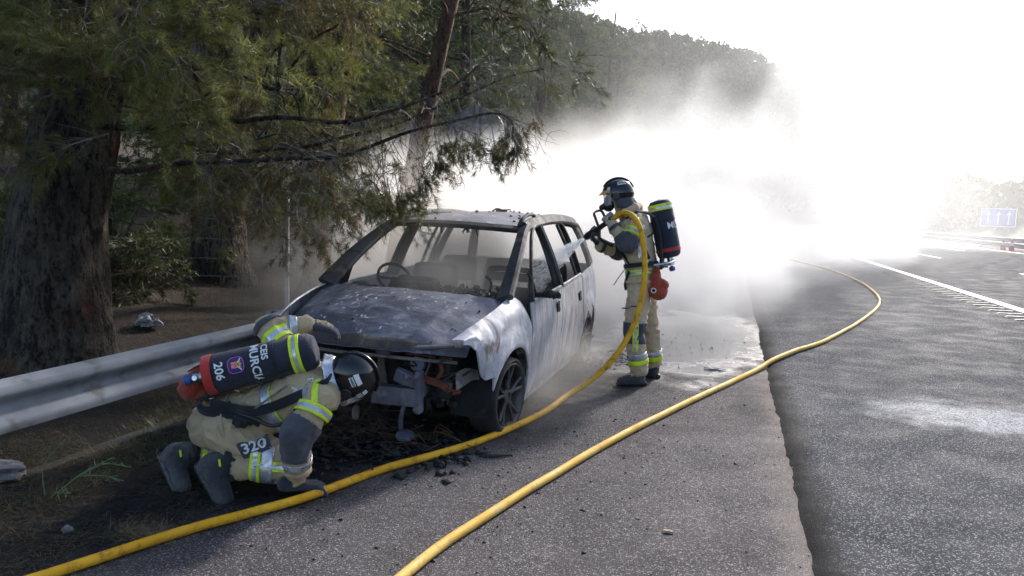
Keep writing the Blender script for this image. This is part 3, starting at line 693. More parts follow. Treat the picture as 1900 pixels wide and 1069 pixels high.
car = thing('burnt_car', 'burnt-out grey people carrier with bare front end, standing on the shoulder', 'car', (-2.36, 4.86, 0), rotz=-.010)
car.rotation_euler = (0, .030, -.010)
def halfw(z): return interp(z, [(.12,.82),(.25,.862),(.4,.88),(.6,.894),(.72,.897),(.8,.886),(.95,.868),(1.05,.832),(1.25,.752),(1.45,.655),(1.53,.605)])
def tapr(y): return interp(y, [(-.8,.80),(-.6,.868),(-.42,.925),(-.25,.962),(0,.99),(.3,1),(2.6,1),(3.0,.98),(3.3,.94),(3.5,.885)])
def sidev(y, z, dent=.004):
    e = 0
    for yc in (0, 2.68):
        r_ = math.hypot(y-yc, z-.30)
        if .30 < r_ < .50: e = max(e, .030*(1-abs(r_-.37)/.13)*(1 if z > .2 else 0))
    return halfw(z)*tapr(y) + e + dent*mnoise.noise((y*3.1, z*3.1, 2.)) + dent*.6*mnoise.noise((y*9, z*9, 7.))
def beltz(y): return interp(y, [(.2,.955),(.45,.935),(1.4,.965),(2.3,1.01),(3.2,1.055),(3.5,1.06)])
def arch(y, yc, r_=.345, base=.16): return .30+math.sqrt(max(0, r_*r_-(y-yc)**2)) if abs(y-yc) < r_ else base
def side_panel(name, y0, y1, zlo, zhi, mat, s, nu=28, nv=18, th=.012, fn=None, parent=None, inset=0, shoulder=0):
    mb = MB()
    def f(a, b):
        if s < 0: a = 1-a
        y = lerp(y0, y1, a); z = lerp(zlo(y), zhi(y), b); return V(s*(sidev(y, z)-inset-shoulder*max(0, (b-.62)/.38)**2.2), y, z+(.012*math.sin(PI*min(1, max(0, (b-.5)*2))) if shoulder else 0))
    mb.plate(f, nu, nv, th); o = mb.build(name, mat, parent or car, smooth=40); return o
for s in (1, -1):
    ftop = lambda y: interp(y, [(-.66,.79),(-.5,.84),(-.3,.892),(0,.955),(.2,.985),(.30,.97),(.44,.925)])
    def flo(y):
        if y < -.345: return interp(y, [(-.66,.765),(-.6,.755),(-.53,.70),(-.5,.60),(-.47,.525),(-.43,.49),(-.345,.50)])
        return arch(y, 0, .347, .15) if y < .347 else .15
    side_panel('front_wing', -.66, .43, flo, ftop, M_fender, s, 60, 26, shoulder=.085)
    d1 = side_panel('front_door', .445, 1.425, lambda y: .17+.004*math.sin(y*9), lambda y: beltz(y)-.012, M_side, s, 34, 26)
    d2 = side_panel('rear_door', 1.44, 2.335, lambda y: max(.17, arch(y, 2.68, .385, 0)), lambda y: beltz(y)-.012, M_side, s, 40, 26)
    side_panel('rear_wing', 2.35, 3.46, lambda y: arch(y, 2.68, .347, .22 if y < 2.6 else .32), lambda y: beltz(y)+.0 if y > 2.5 else beltz(y)-.01, M_side, s, 60, 22)
    side_panel('sill', .36, 2.32, lambda y: .09, lambda y: .165, M_side, s, 40, 4, .03, inset=.02)
    # burnt out door handles and locks
    for par, y in ((d1, 1.25), (d2, 2.16)):
        mb = MB(); z = .80; x = sidev(y, z)
        mb.box((s*(x+.006), y, z), (.016,.075,.085), Euler((.2,0,0))); mb.box((s*(x+.010), y+.03, z-.03), (.014,.03,.04)); mb.build('handle_recess', M_char, par, bevel=.004)
    # lower crease strip on the doors
    # window frames
    def side_at(y, z, off=0): return V(s*(sidev(y, z, 0)+off), y, z)
    A = [V(s*.752,.13,.975), V(s*.735,.28,1.075), V(s*.70,.52,1.225), V(s*.655,.78,1.365), V(s*.615,1.0,1.462), V(s*.603,1.18,1.505), V(s*.605,1.6,1.54), V(s*.61,2.1,1.555), V(s*.605,2.6,1.545), V(s*.59,3.0,1.515), V(s*.575,3.16,1.48)]
    P = catmull(A, 5); n = len(P)
    mb = MB(); m1 = int(n*.47); mb.sweep_rect(P[:m1], [(lerp(.15,.10,min(1, i/(m1*.7))), .055) for i in range(m1)], V(.85*s,-.5,.1)); mb.build('windscreen_pillar', M_pillar, car, smooth=40)
    mb = MB(); mb.sweep_rect(P[m1-1:], (.10,.05), V(.6*s,0,-1)); mb.build('roof_side_rail', M_pillar, car, smooth=40)
    for nm, yb, yt, w0, w1 in (('centre_pillar', 1.44, 1.50, .15, .10), ('rear_pillar', 2.36, 2.42, .12, .09), ('tail_pillar', 3.34, 3.06, .16, .11)):
        pts = [V(s*(sidev(lerp(yb, yt, q), lerp(beltz(yb)-.02, 1.525, q), 0)-.035), lerp(yb, yt, q), lerp(beltz(yb)-.02, 1.525, q)) for q in (0,.25,.5,.75,1)]
        mb = MB(); mb.sweep_rect(pts, [(lerp(w0, w1, q), .05) for q in (0,.25,.5,.75,1)], V(0,1,0)); mb.build(nm, M_pillar, car, smooth=40)
    fr = [side_at(.47, beltz(.47), .004), side_at(.6, 1.10, .006), side_at(.8, 1.27, .006), side_at(1.0, 1.40, .006), side_at(1.18, 1.475, .004), side_at(1.36, 1.502, .004), side_at(1.425, 1.49, .004), side_at(1.415, 1.25, .004), side_at(1.40, beltz(1.4), .004)]
    mb = MB(); mb.sweep_rect(catmull(fr, 5), (.032,.022), V(s,0,.3)); mb.build('window_frame', M_pillar, d1, smooth=40)
    mb = MB(); mb.sweep_rect([side_at(.5+.9*q/6, beltz(.5+.9*q/6)-.004, .006) for q in range(7)], (.02,.03), V(s,0,0)); mb.build('window_ledge', M_side, d1, smooth=40)
    fr = [side_at(1.46, beltz(1.46), .004), side_at(1.465, 1.25, .004), side_at(1.475, 1.48, .004), side_at(1.55, 1.508, .004), side_at(1.9, 1.518, .004), side_at(2.2, 1.512, .004), side_at(2.29, 1.47, .004), side_at(2.31, 1.25, .004), side_at(2.32, beltz(2.32), .004)]
    mb = MB(); mb.sweep_rect(catmull(fr, 5), (.034,.024), V(s,0,.3)); mb.build('window_frame', M_pillar, d2, smooth=40)
    mb = MB(); mb.sweep_rect([side_at(2.12, beltz(2.12), .0), side_at(2.11, 1.25, .0), side_at(2.10, 1.5, .0)], (.022,.03), V(0,1,0)); mb.build('window_divider', M_pillar, d2, smooth=40)
    mb = MB(); mb.sweep_rect([side_at(1.5+.8*q/6, beltz(1.5+.8*q/6)-.004, .006) for q in range(7)], (.02,.03), V(s,0,0)); mb.build('window_ledge', M_side, d2, smooth=40)
    # mirror corner: blackened triangle and melted mirror stump
    mb = MB(); tri = [(.44,.925),(.62,.935),(.615,1.10),(.47,.965)]
    vs = [side_at(y, z, .004) for y, z in tri]+[side_at(y, z, -.02) for y, z in tri]
    mb.add(vs, [(0,1,2,3),(7,6,5,4),(0,4,5,1),(1,5,6,2),(2,6,7,3),(3,7,4,0)]); mb.build('mirror_base', M_char, d1)
    mb = MB(); mb.tube(catmull([side_at(.6, .965, .0), side_at(.62, .975, .07), side_at(.66, .98, .15)], 4), [.028,.024,.02,.02,.022,.03,.036,.03,.014], 8, up=V(0,0,1))
    for i in range(9):
        c = side_at(.63+.01*i, .97, .06+.012*i)+V(R.gauss(0,.012), R.gauss(0,.015), R.gauss(0,.018)); mb.box(c, (.03,.045,.026), Euler((R.random()*3, R.random()*3, R.random()*3)))
    mb.tube([side_at(.6, .99, .0), side_at(.58, 1.05, .01), side_at(.57, 1.14, .0)], .012, 5)
    mb.build('mirror_stump', M_char, d1, smooth=40)

# bonnet
def hoodf(a, b):
    v = 1-2*b; yf = -.775+.27*abs(v)**2.3; yr = .045+.13*v*v; t = a
    y = lerp(yf, yr, t); x = v*lerp(.715, .775, t)
    z = lerp(.722, 1.0, t**.88) + .03*math.sin(PI*t)*(1-.3*v*v) - .035*v*v - .01*v**4
    if t < .05: z -= .028*(1-t/.05)**1.5; 
    z += .010*mnoise.noise((x*3.2, y*3.2, 1)) + .006*mnoise.noise((x*8, y*8, 3))*(1 if t < .9 else .3)
    rib = abs(abs(v)-.62*lerp(.85,1,t)); z += .010*max(0, 1-rib/.06)
    return V(x, y, z)
mb = MB(); mb.plate(hoodf, 40, 48, .008); bonnet = mb.build('bonnet', M_hoodm, car, smooth=50)
# charred strip peeled along the bonnet's front edge
mb = MB()
def lipf(a, b):
    q = hoodf(.004+.085*a, .2+.55*b); return q + V(0, -.004, .006 + .006*mnoise.noise((q.x*14, q.y*14, 5)))
mb.plate(lipf, 5, 36, .004); mb.build('charred_edge', burnt('charred_edge', ((.05,.042,.04),(.10,.075,.06),(.03,.028,.03),(.17,.13,.10)), (1,1,1), .5, .8, .05, bump=.8), bonnet, smooth=50)
mb = MB(); mb.tube(catmull([hoodf(.0, b)+V(0,.02,-.045) for b in (.04,.2,.4,.5,.6,.8,.96)], 4), .012, 6); mb.build('front_edge_flange', M_ashgrey, bonnet, smooth=40)
# roof
def rooff(a, b):
    v = 1-2*b; y = lerp(.875+.12*v*v, 3.17-.05*v*v, a); hw = interp(y, [(.9,.575),(1.4,.60),(2.1,.612),(2.8,.60),(3.2,.57)])
    z = interp(y, [(.85,1.488),(1.0,1.520),(1.3,1.558),(1.7,1.588),(2.2,1.602),(2.7,1.592),(3.0,1.568),(3.2,1.535)]) - .052*abs(v)**2.2
    z += .008*mnoise.noise((v*2.5, y*2.2, 4)) + .004*mnoise.noise((v*7, y*6, 1))
    return V(v*hw, y, z)
mb = MB(); mb.plate(rooff, 40, 28, .008); roof = mb.build('roof', M_roofm, car, smooth=50)
mb = MB(); mb.sweep_rect(catmull([(.60,1.02,1.462),(.35,.925,1.474),(0,.892,1.482),(-.35,.925,1.474),(-.60,1.02,1.462)], 5), (.085,.04), V(0,1,.42)); mb.build('windscreen_header', M_char, car, smooth=40)
mb = MB()
for i in range(9): c = rooff(.004, .12+.76*R.random()); mb.tube([c+V(0,.03,-.04), c+V(R.gauss(0,.01),.02,-.055-.03*R.random()), c+V(R.gauss(0,.015),.02,-.075-.03*R.random())], [.01,.007,.003], 5)
mb.build('hanging_seal_remains', M_char, car)['kind'] = 'stuff'
for s in (1, -1):   # the ends of the burnt roof rails
    mb = MB(); mb.sweep_rect(catmull([(s*.565,1.02,1.50),(s*.572,1.07,1.55),(s*.575,1.20,1.585),(s*.58,1.36,1.595),(s*.58,1.42,1.57)], 5), (.035,.022), V(s,0,0)); mb.build('roof_rail_end', M_pillar, roof, smooth=40)
mb = MB(); c = rooff(.52, .46); mb.sweep_rect(catmull([c+V(-.1,0,.0), c+V(-.05,.0,.03), c+V(0,0,.02), c+V(.09,.02,.025)], 4), (.03,.012), V(0,1,0)); mb.box(c+V(.0,0,.012), (.1,.07,.02)); mb.build('aerial_stump', M_char, roof, smooth=40)
mb = MB()
for i in range(46):
    c = rooff(R.random(), R.random()); q = R.uniform(.006,.018); mb.box(c+V(0,0,q*.3), (q*2, q*1.5, q), Euler((R.random(), R.random(), R.random()*3)))
for i in range(16):
    c = hoodf(R.uniform(.05,.98), R.uniform(.03,.97)); q = R.uniform(.003,.010); mb.box(c+V(0,0,q*.3), (q*2, q*1.5, q), Euler((R.random(), R.random(), R.random()*3)))
mb.build('cinders', M_char, car)['kind'] = 'stuff'
# scuttle, bulkhead, floor, inner structure
mb = MB(); mb.plate(lambda a, b: V(lerp(.78,-.78,b), lerp(.055,.27,a)+.13*(1-2*b)**2, .972-.02*a-.03*(1-2*b)**2+.01*mnoise.noise((b*14, a*3, 2))), 5, 30, .01); mb.build('scuttle', M_char, car, smooth=50)
mb = MB(); mb.plate(lambda a, b: V(lerp(-.76,.76,b), .22, lerp(.2,.955,a)), 4, 8, .02); mb.build('bulkhead', M_char, car)
mb = MB(); mb.plate(lambda a, b: V(lerp(.83,-.83,b), lerp(.1,3.4,a), .20+.03*math.sin(b*12)), 12, 16, .03); mb.build('floor_pan', M_char, car)
for s in (1, -1):
    for yc in (0, 2.68):
        mb = MB()
        def liner(a, b):
            an = PI*(-.08+1.16*a); rr = .352-.012*b; return V(s*(.845-.30*b), yc+rr*math.cos(an), .28+rr*math.sin(an))
        mb.grid(liner, 20, 4); mb.build('wheel_arch_liner', M_char, car, smooth=True)
    mb = MB(); mb.box((s*.56, -.16, .52), (.10,.74,.34)); mb.build('suspension_tower', M_char, car, bevel=.02)
# tailgate and rear bumper
mb = MB(); mb.plate(lambda a, b: V(lerp(-.74,.74,b), 3.50-.06*(2*b-1)**2-.03*a, lerp(.38,1.04,a)), 6, 12, .02); mb.build('tailgate', M_side, car, smooth=50)
mb = MB(); mb.sweep_rect(catmull([(-.72,3.40,1.05),(-.62,3.22,1.40),(-.5,3.16,1.50),(0,3.18,1.53),(.5,3.16,1.50),(.62,3.22,1.40),(.72,3.40,1.05)], 5), (.08,.04), V(0,.4,1)); mb.build('tailgate_frame', M_pillar, car, smooth=40)
mb = MB(); mb.sweep_rect([(-.7,3.42,.33),(0,3.5,.33),(.7,3.42,.33)], (.06,.12), V(0,1,0)); mb.build('rear_beam', M_steelblue, car)
# dashboard lump, steering ring, instrument housing
mb = MB()
def dash(a, b):
    x = lerp(-.70,.70,b); n_ = mnoise.noise((x*4, a*2, 6)); an = PI*(.02+.96*a); return V(x, .47-.17*math.cos(an), .80+(.15+.035*n_)*math.sin(an)+.02*mnoise.noise((x*12, a*6, 1)))
mb.grid(dash, 10, 40); mb.build('dashboard', M_char, car, smooth=True)
mb = MB()
ringc = V(-.40,.62,1.0); ring = [ringc+V(math.cos(2*PI*i/24)*.155, -math.sin(2*PI*i/24)*.06, math.sin(2*PI*i/24)*.13) for i in range(25)]; mb.tube(ring, .013, 7, cap=False); mb.tube([ringc+V(-.14,0,0), ringc, ringc+V(.14,0,0)], .012, 6); mb.tube([ringc, ringc+V(0,-.1,-.12)], .03, 8)
mb.build('steering_wheel', M_char, car, smooth=True)
mb = MB(); mb.box((-.14,.52,.985), (.36,.16,.10), Euler((.2,.04,.03))); mb.box((-.20,.48,.975), (.2,.12,.10), Euler((.3,.1,.1))); mb.build('instrument_housing', M_char, car, bevel=.03)
mb = MB()
for i in range(46): mb.box((R.uniform(.15,.68), R.uniform(.28,.6), .93+R.random()*.06), (R.uniform(.02,.09), R.uniform(.02,.06), R.uniform(.01,.04)), Euler((R.random()*3, R.random()*3, R.random()*3)))
mb.tube(catmull([(.5,.5,.95),(.52,.48,1.05),(.48,.46,1.10)], 4), .012, 5)
mb.build('dashboard_rubble', M_char, car)['kind'] = 'stuff'
def seat(x, y, hgt, wd, zb, slot):
    e = thing_part2('seat_frame', car, (x, y, zb))
    mb = MB(); U = [(-wd/2,.0,.0),(-wd/2,.05,hgt*.5),(-wd/2+.02,.10,hgt*.93),(-wd/2+.07,.11,hgt),(wd/2-.07,.11,hgt),(wd/2-.02,.10,hgt*.93),(wd/2,.05,hgt*.5),(wd/2,0,0)]
    mb.sweep_rect(catmull(U, 4), (.035,.05), V(0,1,0)); mb.build('back_hoop', M_char, e, smooth=40)
    mb = MB()
    if slot: mb.box((0,.085,hgt*.9), (wd-.06,.02,hgt*.12), Euler((-.15,0,0))); mb.box((0,.06,hgt*.62), (wd-.06,.02,hgt*.3), Euler((-.12,0,0)))
    else: mb.box((0,.085,hgt*.80), (wd-.05,.02,hgt*.36), Euler((-.15,0,0)))
    mb.build('back_panel', M_char, e, bevel=.005)
    mb = MB(); mb.box((0,-.25,.02), (wd,.5,.04)); mb.tube([(-wd/2,-.25,.05),(-wd/2,.02,.03)], .02, 6); mb.tube([(wd/2,-.25,.05),(wd/2,.02,.03)], .02, 6); mb.tube([(-wd/4,-.25,0),(-wd/4,-.25,.2-zb)], .02, 5); mb.tube([(wd/4,-.25,0),(wd/4,-.25,.2-zb)], .02, 5); mb.build('seat_base', M_char, e)
    mb = MB()
    for q in (-.12,.0,.1): mb.tube([(q,.09,hgt*.64),(q+R.gauss(0,.02),.07,hgt*.4),(q+R.gauss(0,.04),.05,hgt*.2)], .004, 4)
    mb.build('springs', M_char, e)
def thing_part2(name, root, loc):
    o = bpy.data.objects.new(name, None); COL.objects.link(o); o.parent = root; o.location = loc; return o
seat(.38, 1.30, .66, .44, .42, True); seat(-.38, 1.34, .64, .44, .42, False)
for x in (-.5, 0, .5): seat(x, 2.25, .62, .38, .46, x > .2)
# front end: what is left once the bumper, lamps and grille have burnt away
mb = MB(); mb.tube(catmull([(.66,-.58,.735),(.42,-.665,.715),(.12,-.705,.70),(-.02,-.705,.695),(-.3,-.69,.705),(-.64,-.6,.735)], 6), .015, 6, sx=1.4)
mb.sweep_rect(catmull([(.20,-.70,.69),(.19,-.695,.65),(.18,-.68,.58),(.19,-.66,.46),(.17,-.65,.36)], 5), [(lerp(.15,.05,min(1, i/6)), .03) for i in range(21)], V(1,0,0)); mb.build('lock_carrier', M_ashgrey, car, smooth=40)
mb = MB(); mb.sweep_rect(catmull([(-.60,-.60,.40),(-.3,-.70,.40),(0,-.735,.40),(.3,-.72,.40),(.44,-.69,.40)], 5), (.13,.05), V(0,0,1)); bumper = mb.build('crash_beam', M_char, car, smooth=40, bevel=.004)
mb = MB(); mb.box((.31,-.752,.395), (.30,.006,.118), Euler((0,0,.12))); mb.build('peeled_plate', M_steelblue, bumper, bevel=.002)
mb = MB(); mb.box((.47,-.70,.43), (.035,.07,.28), Euler((.05,0,0))); mb.box((.385,-.69,.50), (.19,.05,.09), Euler((.1,.35,0))); mb.build('beam_bracket', M_steelblue, bumper, bevel=.006)
for x, z in ((.47,.54),(.47,.325),(.40,.53)):
    mb = MB(); mb.lathe([(.018,0),(.018,.012),(.01,.018)], (x,-.745,z), (0,-1,0), 10); mb.build('bolt', M_ashgrey, bumper, smooth=40)
for s in (1, -1):
    mb = MB(); mb.box((s*.42,-.36,.43), (.085,.66,.12)); mb.build('chassis_leg', M_ashgrey if s > 0 else M_char, car, bevel=.006)
mb = MB()
for i in range(5): mb.tube([(-.62,-.60-.01*i,.49+.018*i),(-.1,-.68-.006*i,.485+.018*i)], .004, 5)
mb.build('radiator_pipes', M_ashgrey, car)
mb = MB(); mb.tube(catmull([(.36,-.68,.34),(.34,-.69,.24),(.33,-.67,.16)], 4), .017, 8); mb.lathe([(.02,0),(.055,.0),(.063,.01),(.063,.02),(.05,.026),(.02,.028),(.0,.024)], (.36,-.66,.10), (.15,-.35,1), 22); mb.build('hanging_horn', M_steelblue, car, smooth=40)
mb = MB(); mb.lathe([(.0,0),(.022,0),(.028,.05),(.02,.09),(.0,.09)], (.02,-.72,.20), (.15,-.2,1), 10); mb.build('hanging_sensor', M_ashgrey, car, smooth=40)
# engine bay
mb = MB(); mb.box((.02,-.26,.50), (.98,.42,.40)); mb.box((-.1,-.36,.66), (.5,.22,.12)); mb.lathe([(.0,0),(.09,0),(.09,.06),(.03,.07)], (-.25,-.5,.55), (0,-1,0), 16); mb.lathe([(.0,0),(.07,0),(.07,.06),(.03,.07)], (-.05,-.5,.42), (0,-1,0), 16); mb.build('engine_block', M_char, car, bevel=.02)
mb = MB(); mb.lathe([(0,0),(.045,0),(.055,.02),(.05,.05),(.0,.055)], (.40,-.56,.585), (.1,-1,.1), 14); mb.box((.34,-.54,.60), (.05,.05,.09)); mb.build('alternator', M_steelblue, car, smooth=40)
mb = MB()
for i in range(26):
    p = V(R.uniform(.30,.62), R.uniform(-.56,-.42), R.uniform(.42,.62)); mb.tube(catmull([p, p+V(R.gauss(0,.05), R.gauss(0,.03), R.gauss(0,.05)), p+V(R.gauss(0,.09), R.gauss(0,.03), R.gauss(-.03,.06))], 3), R.uniform(.004,.012), 5)
mb.sweep_rect(catmull([(.26,-.6,.53),(.42,-.6,.50),(.56,-.58,.47),(.60,-.56,.44)], 4), (.05,.02), V(0,0,1)); mb.sweep_rect(catmull([(.52,-.55,.48),(.56,-.55,.55),(.54,-.54,.62),(.62,-.52,.63)], 4), (.03,.02), V(1,0,0))
mb.build('rusted_wiring', M_rust, car, smooth=40)['kind'] = 'stuff'
mb = MB()
for i in range(120):
    p = V(R.uniform(-.6,.62), R.uniform(-.62,-.3), R.uniform(.25,.7)); mb.tube(catmull([p, p+V(R.gauss(0,.08), R.gauss(0,.04), R.gauss(0,.05)), p+V(R.gauss(0,.14), R.gauss(0,.05), R.gauss(-.06,.08))], 3), R.uniform(.003,.009), 4)
for i in range(50): mb.box((R.uniform(-.6,.62), R.uniform(-.6,-.3), R.uniform(.25,.68)), (R.uniform(.02,.1), R.uniform(.02,.06), R.uniform(.02,.08)), Euler((R.random()*3, R.random()*3, R.random()*3)))
mb.build('burnt_loom', M_char, car)['kind'] = 'stuff'
mb = MB(); mb.plate(lambda a, b: V(.66+.10*b+.02*a, -.56+.16*b-.02*a, .545-.085*a+.02*b+.02*math.sin(a*5+b*4)), 6, 8, .004); mb.build('bumper_bracket', M_ashgrey, car)
mb = MB(); mb.tube(catmull([(.60,-.54,.48),(.58,-.52,.40),(.55,-.5,.33)], 4), [.04,.038,.034,.03,.028,.024,.02,.016,.01], 6, sx=.3); mb.tube(catmull([(.45,-.5,.7),(.47,-.55,.6),(.44,-.58,.48)], 4), .008, 5); mb.build('liner_remnant', M_ashgrey, car)
# wheels
def wheel(x, y, s, steer=0):
    e = thing_part2('wheel', car, (x, y, .285)); e.rotation_euler = (0, 0, steer)
    mb = MB(); prof = [(.236,-.10),(.245,-.108),(.264,-.112),(.281,-.098),(.288,-.05),(.289,0),(.288,.05),(.281,.098),(.264,.112),(.245,.108),(.236,.10),(.226,.06),(.218,0),(.226,-.06)]
    n = 44; vs = []; fs = []; m = len(prof)
    for j, (r_, h_) in enumerate(prof):
        for k in range(n):
            a = 2*PI*k/n; rr = r_*(1+.012*mnoise.noise((math.cos(a)*3, math.sin(a)*3, j*.4+y))); z = rr*math.sin(a); hh = h_
            if z < -.262: hh *= 1+(-.262-z)*6; z = -.262-(z+.262)*.25 if z < -.262 else z; z = max(z, -.2835)
            vs.append((hh*s, rr*math.cos(a), z))
    for j in range(m):
        for k in range(n): fs.append((j*n+k, j*n+(k+1) % n, ((j+1) % m)*n+(k+1) % n, ((j+1) % m)*n+k))
    mesh_obj('tyre', vs, fs, M_tyre, e, smooth=50)
    mb = MB(); mb.lathe([(.236,.088),(.246,.106),(.238,.110),(.222,.097),(.212,.06),(.2,-.09),(.236,-.10)], (0,0,0), (s,0,0), 40, close=True); rim = mb.build('rim', M_rim, e, smooth=40)
    mb = MB(); mb.lathe([(.0,.04),(.058,.04),(.06,.075),(.05,.088),(.032,.09),(.03,.08),(.0,.08)], (0,0,0), (s,0,0), 20); mb.build('hub', M_rim, rim, smooth=40)
    mb = MB(); mb.lathe([(0,-.04),(.14,-.04),(.14,-.02),(.05,-.02),(.05,.03),(0,.03)], (0,0,0), (s,0,0), 24); mb.build('brake_disc', M_char, rim, smooth=40)
    for q in range(5):
        for dq in (-.19, .19):
            a0 = 2*PI*q/5+.3; a1 = a0+dq; d0 = V(0, math.cos(a0+dq*.45), math.sin(a0+dq*.45)); d1 = V(0, math.cos(a1), math.sin(a1))
            mb = MB(); mb.sweep_rect([d0*.045+V(s*.072,0,0), d0.lerp(d1,.5)*.13+V(s*.078,0,0), d1*.222+V(s*.094,0,0)], [(.026,.03),(.022,.026),(.026,.022)], V(s*.001,0,0)+d0.cross(V(1,0,0))); mb.build('spoke', M_rim, rim, smooth=40)
wheel(.775, 0, 1, -.10); wheel(-.775, 0, -1, -.10); wheel(.775, 2.68, 1); wheel(-.775, 2.68, -1)
# ------------------------------------------------------------------ firefighters
def cloth(name, c1, c2, dirt, rough=.85):
    k = NM(name); co = k.coord()
    c = k.mix(k.ramp(k.noise(co, 7, 5), .35, .65), c1, c2); c = k.mix(k.ramp(k.noise(co, 3.1, 6, .65, .5), .52, .7, 0, .65), c, dirt)
    weave = k.n('ShaderNodeTexWave'); weave.inputs['Scale'].default_value = 160; k.l(co, weave.inputs[0])
    h = k.math('ADD', k.math('MULTIPLY', weave.outputs['Fac'], .12), k.math('ADD', k.noise(co, 45, 5, .6, 1.5), k.math('MULTIPLY', k.noise(co, 14, 4, .5, 1.0), 1.2)))
    return k.bsdf(c, rough, 0, k.bump(h, .55, .012), .25, **{'Sheen Weight': .15})
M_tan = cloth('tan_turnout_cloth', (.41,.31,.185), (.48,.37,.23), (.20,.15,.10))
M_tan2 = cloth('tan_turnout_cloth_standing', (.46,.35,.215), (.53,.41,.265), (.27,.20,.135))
M_grey = cloth('dark_grey_reinforcement', (.055,.056,.068), (.08,.08,.095), (.03,.03,.034))
M_navy = cloth('navy_cover_cloth', (.018,.02,.034), (.028,.03,.048), (.01,.01,.014), .8)
M_black = cloth('black_webbing', (.012,.012,.014), (.02,.02,.023), (.035,.033,.032), .75)
M_glove = cloth('dark_glove', (.03,.032,.045), (.05,.052,.07), (.09,.085,.085), .8)
M_glove_grey = cloth('grey_glove', (.20,.195,.21), (.28,.27,.29), (.10,.095,.10), .8)
M_boot = cloth('worn_boot_leather', (.03,.03,.035), (.07,.068,.075), (.12,.11,.11), .7)
M_red = cloth('red_pouch_cloth', (.30,.045,.025), (.37,.065,.035), (.14,.03,.02), .8)
M_redband = cloth('red_cover_hem', (.42,.03,.025), (.5,.05,.04), (.2,.02,.02), .8)
M_yel = pmat('reflective_yellow', (.62,.78,.02), (.5,.64,.02), 14, .5, 0, .2, 60, c3=(.25,.28,.05), s3=9, f3=.5)
M_silver = pmat('reflective_silver', (.55,.55,.6), (.42,.42,.47), 14, .32, .45, .3, 50, c3=(.22,.21,.22), s3=7, f3=.6)
M_helmet = pmat('black_helmet_shell', (.008,.008,.009), (.014,.013,.014), 8, .16, 0, .08, 20, c3=(.05,.045,.04), s3=16, f3=.4)
M_white_lab = pmat('white_label', (.72,.71,.72), (.6,.59,.6), 20, .6)
M_chrome = pmat('valve_metal', (.5,.5,.52), (.35,.35,.36), 20, .25, .9)
M_bluecap = pmat('blue_valve_knob', (.03,.08,.28), (.04,.10,.34), 20, .45)
M_skin = pmat('skin', (.42,.24,.17), (.36,.19,.13), 14, .5)
M_rubber = pmat('black_rubber', (.01,.01,.011), (.018,.018,.019), 20, .45)
def glass_mat(name, col, a):
    k = NM(name); b = k.n('ShaderNodeBsdfPrincipled'); b.inputs['Base Color'].default_value = (*col, 1); b.inputs['Roughness'].default_value = .08
    t_ = k.n('ShaderNodeBsdfTransparent'); t_.inputs[0].default_value = (*col, 1); m_ = k.n('ShaderNodeMixShader'); m_.inputs[0].default_value = a; k.l(t_.outputs[0], m_.inputs[1]); k.l(b.outputs[0], m_.inputs[2]); k.l(m_.outputs[0], k.out.inputs[0]); return k.m
M_visor = glass_mat('amber_visor', (.85,.62,.25), .45)
M_mask = glass_mat('clear_mask', (.9,.9,.92), .22)

def capsule(mb, p0, p1, r0, r1, n=14):
    p0, p1 = Vector(p0), Vector(p1); d = (p1-p0); L = d.length; d = d.normalized() if L > 1e-6 else V(0,0,1)
    pts = []; rr = []
    for i in range(5): a = PI/2*(i/5); pts.append(p0-d*r0*math.cos(a)); rr.append(max(.002, r0*math.sin(a)))
    for i in range(5): t = i/4; pts.append(p0+d*L*t); rr.append(lerp(r0, r1, t))
    for i in range(1, 6): a = PI/2*(i/5); pts.append(p1+d*r1*math.sin(a)); rr.append(max(.002, r1*math.cos(a)))
    mb.tube(pts, rr, n)

def fuse(name, bones, voxel, mat, parent, smooth_it=6, wr=0., wsc=14., seed=0, world=True, sub=None):
    """one continuous surface grown over tapered bones (voxel union, relaxed, creased)"""
    mb = MB()
    for b in bones: capsule(mb, *b)
    if sub: sub(mb)
    o = mb.build('tmp_body', mat)
    r_ = o.modifiers.new('r', 'REMESH'); r_.mode = 'VOXEL'; r_.voxel_size = voxel
    s_ = o.modifiers.new('s', 'SMOOTH'); s_.factor = .5; s_.iterations = smooth_it
    dg = bpy.context.evaluated_depsgraph_get(); me = bpy.data.meshes.new_from_object(o.evaluated_get(dg))
    bpy.data.objects.remove(o, do_unlink=True)
    if wr:
        n = len(me.vertices); co = np.zeros(n*3, np.float32); me.vertices.foreach_get('co', co); no = np.zeros(n*3, np.float32); me.vertices.foreach_get('normal', no); co = co.reshape(-1, 3); no = no.reshape(-1, 3)
        out = co.copy()
        for i in range(n):
            p = Vector(co[i]); q = p*wsc + V(seed, 0, 0); w1 = mnoise.noise(q + V(mnoise.noise(p*6), mnoise.noise(p*6+V(9,0,0)), 0)*1.5)
            ridge = (1-abs(w1))**3 - .45; w2 = mnoise.noise(p*wsc*.45+V(0,seed,3)); w3 = (1-abs(mnoise.noise(p*wsc*2.1+V(0,seed,7))))**4; out[i] += no[i]*wr*(ridge*.9+w2*.8+(w3-.4)*.3)
        me.vertices.foreach_set('co', out.ravel()); me.update()
    me.polygons.foreach_set('use_smooth', np.ones(len(me.polygons), bool)); me.materials.clear(); me.materials.append(mat); me.name = name
    o = bpy.data.objects.new(name, me); COL.objects.link(o); attach(o, parent, world)
    return o, BVHTree.FromPolygons([v.co.copy() for v in me.vertices], [tuple(p.vertices) for p in me.polygons])

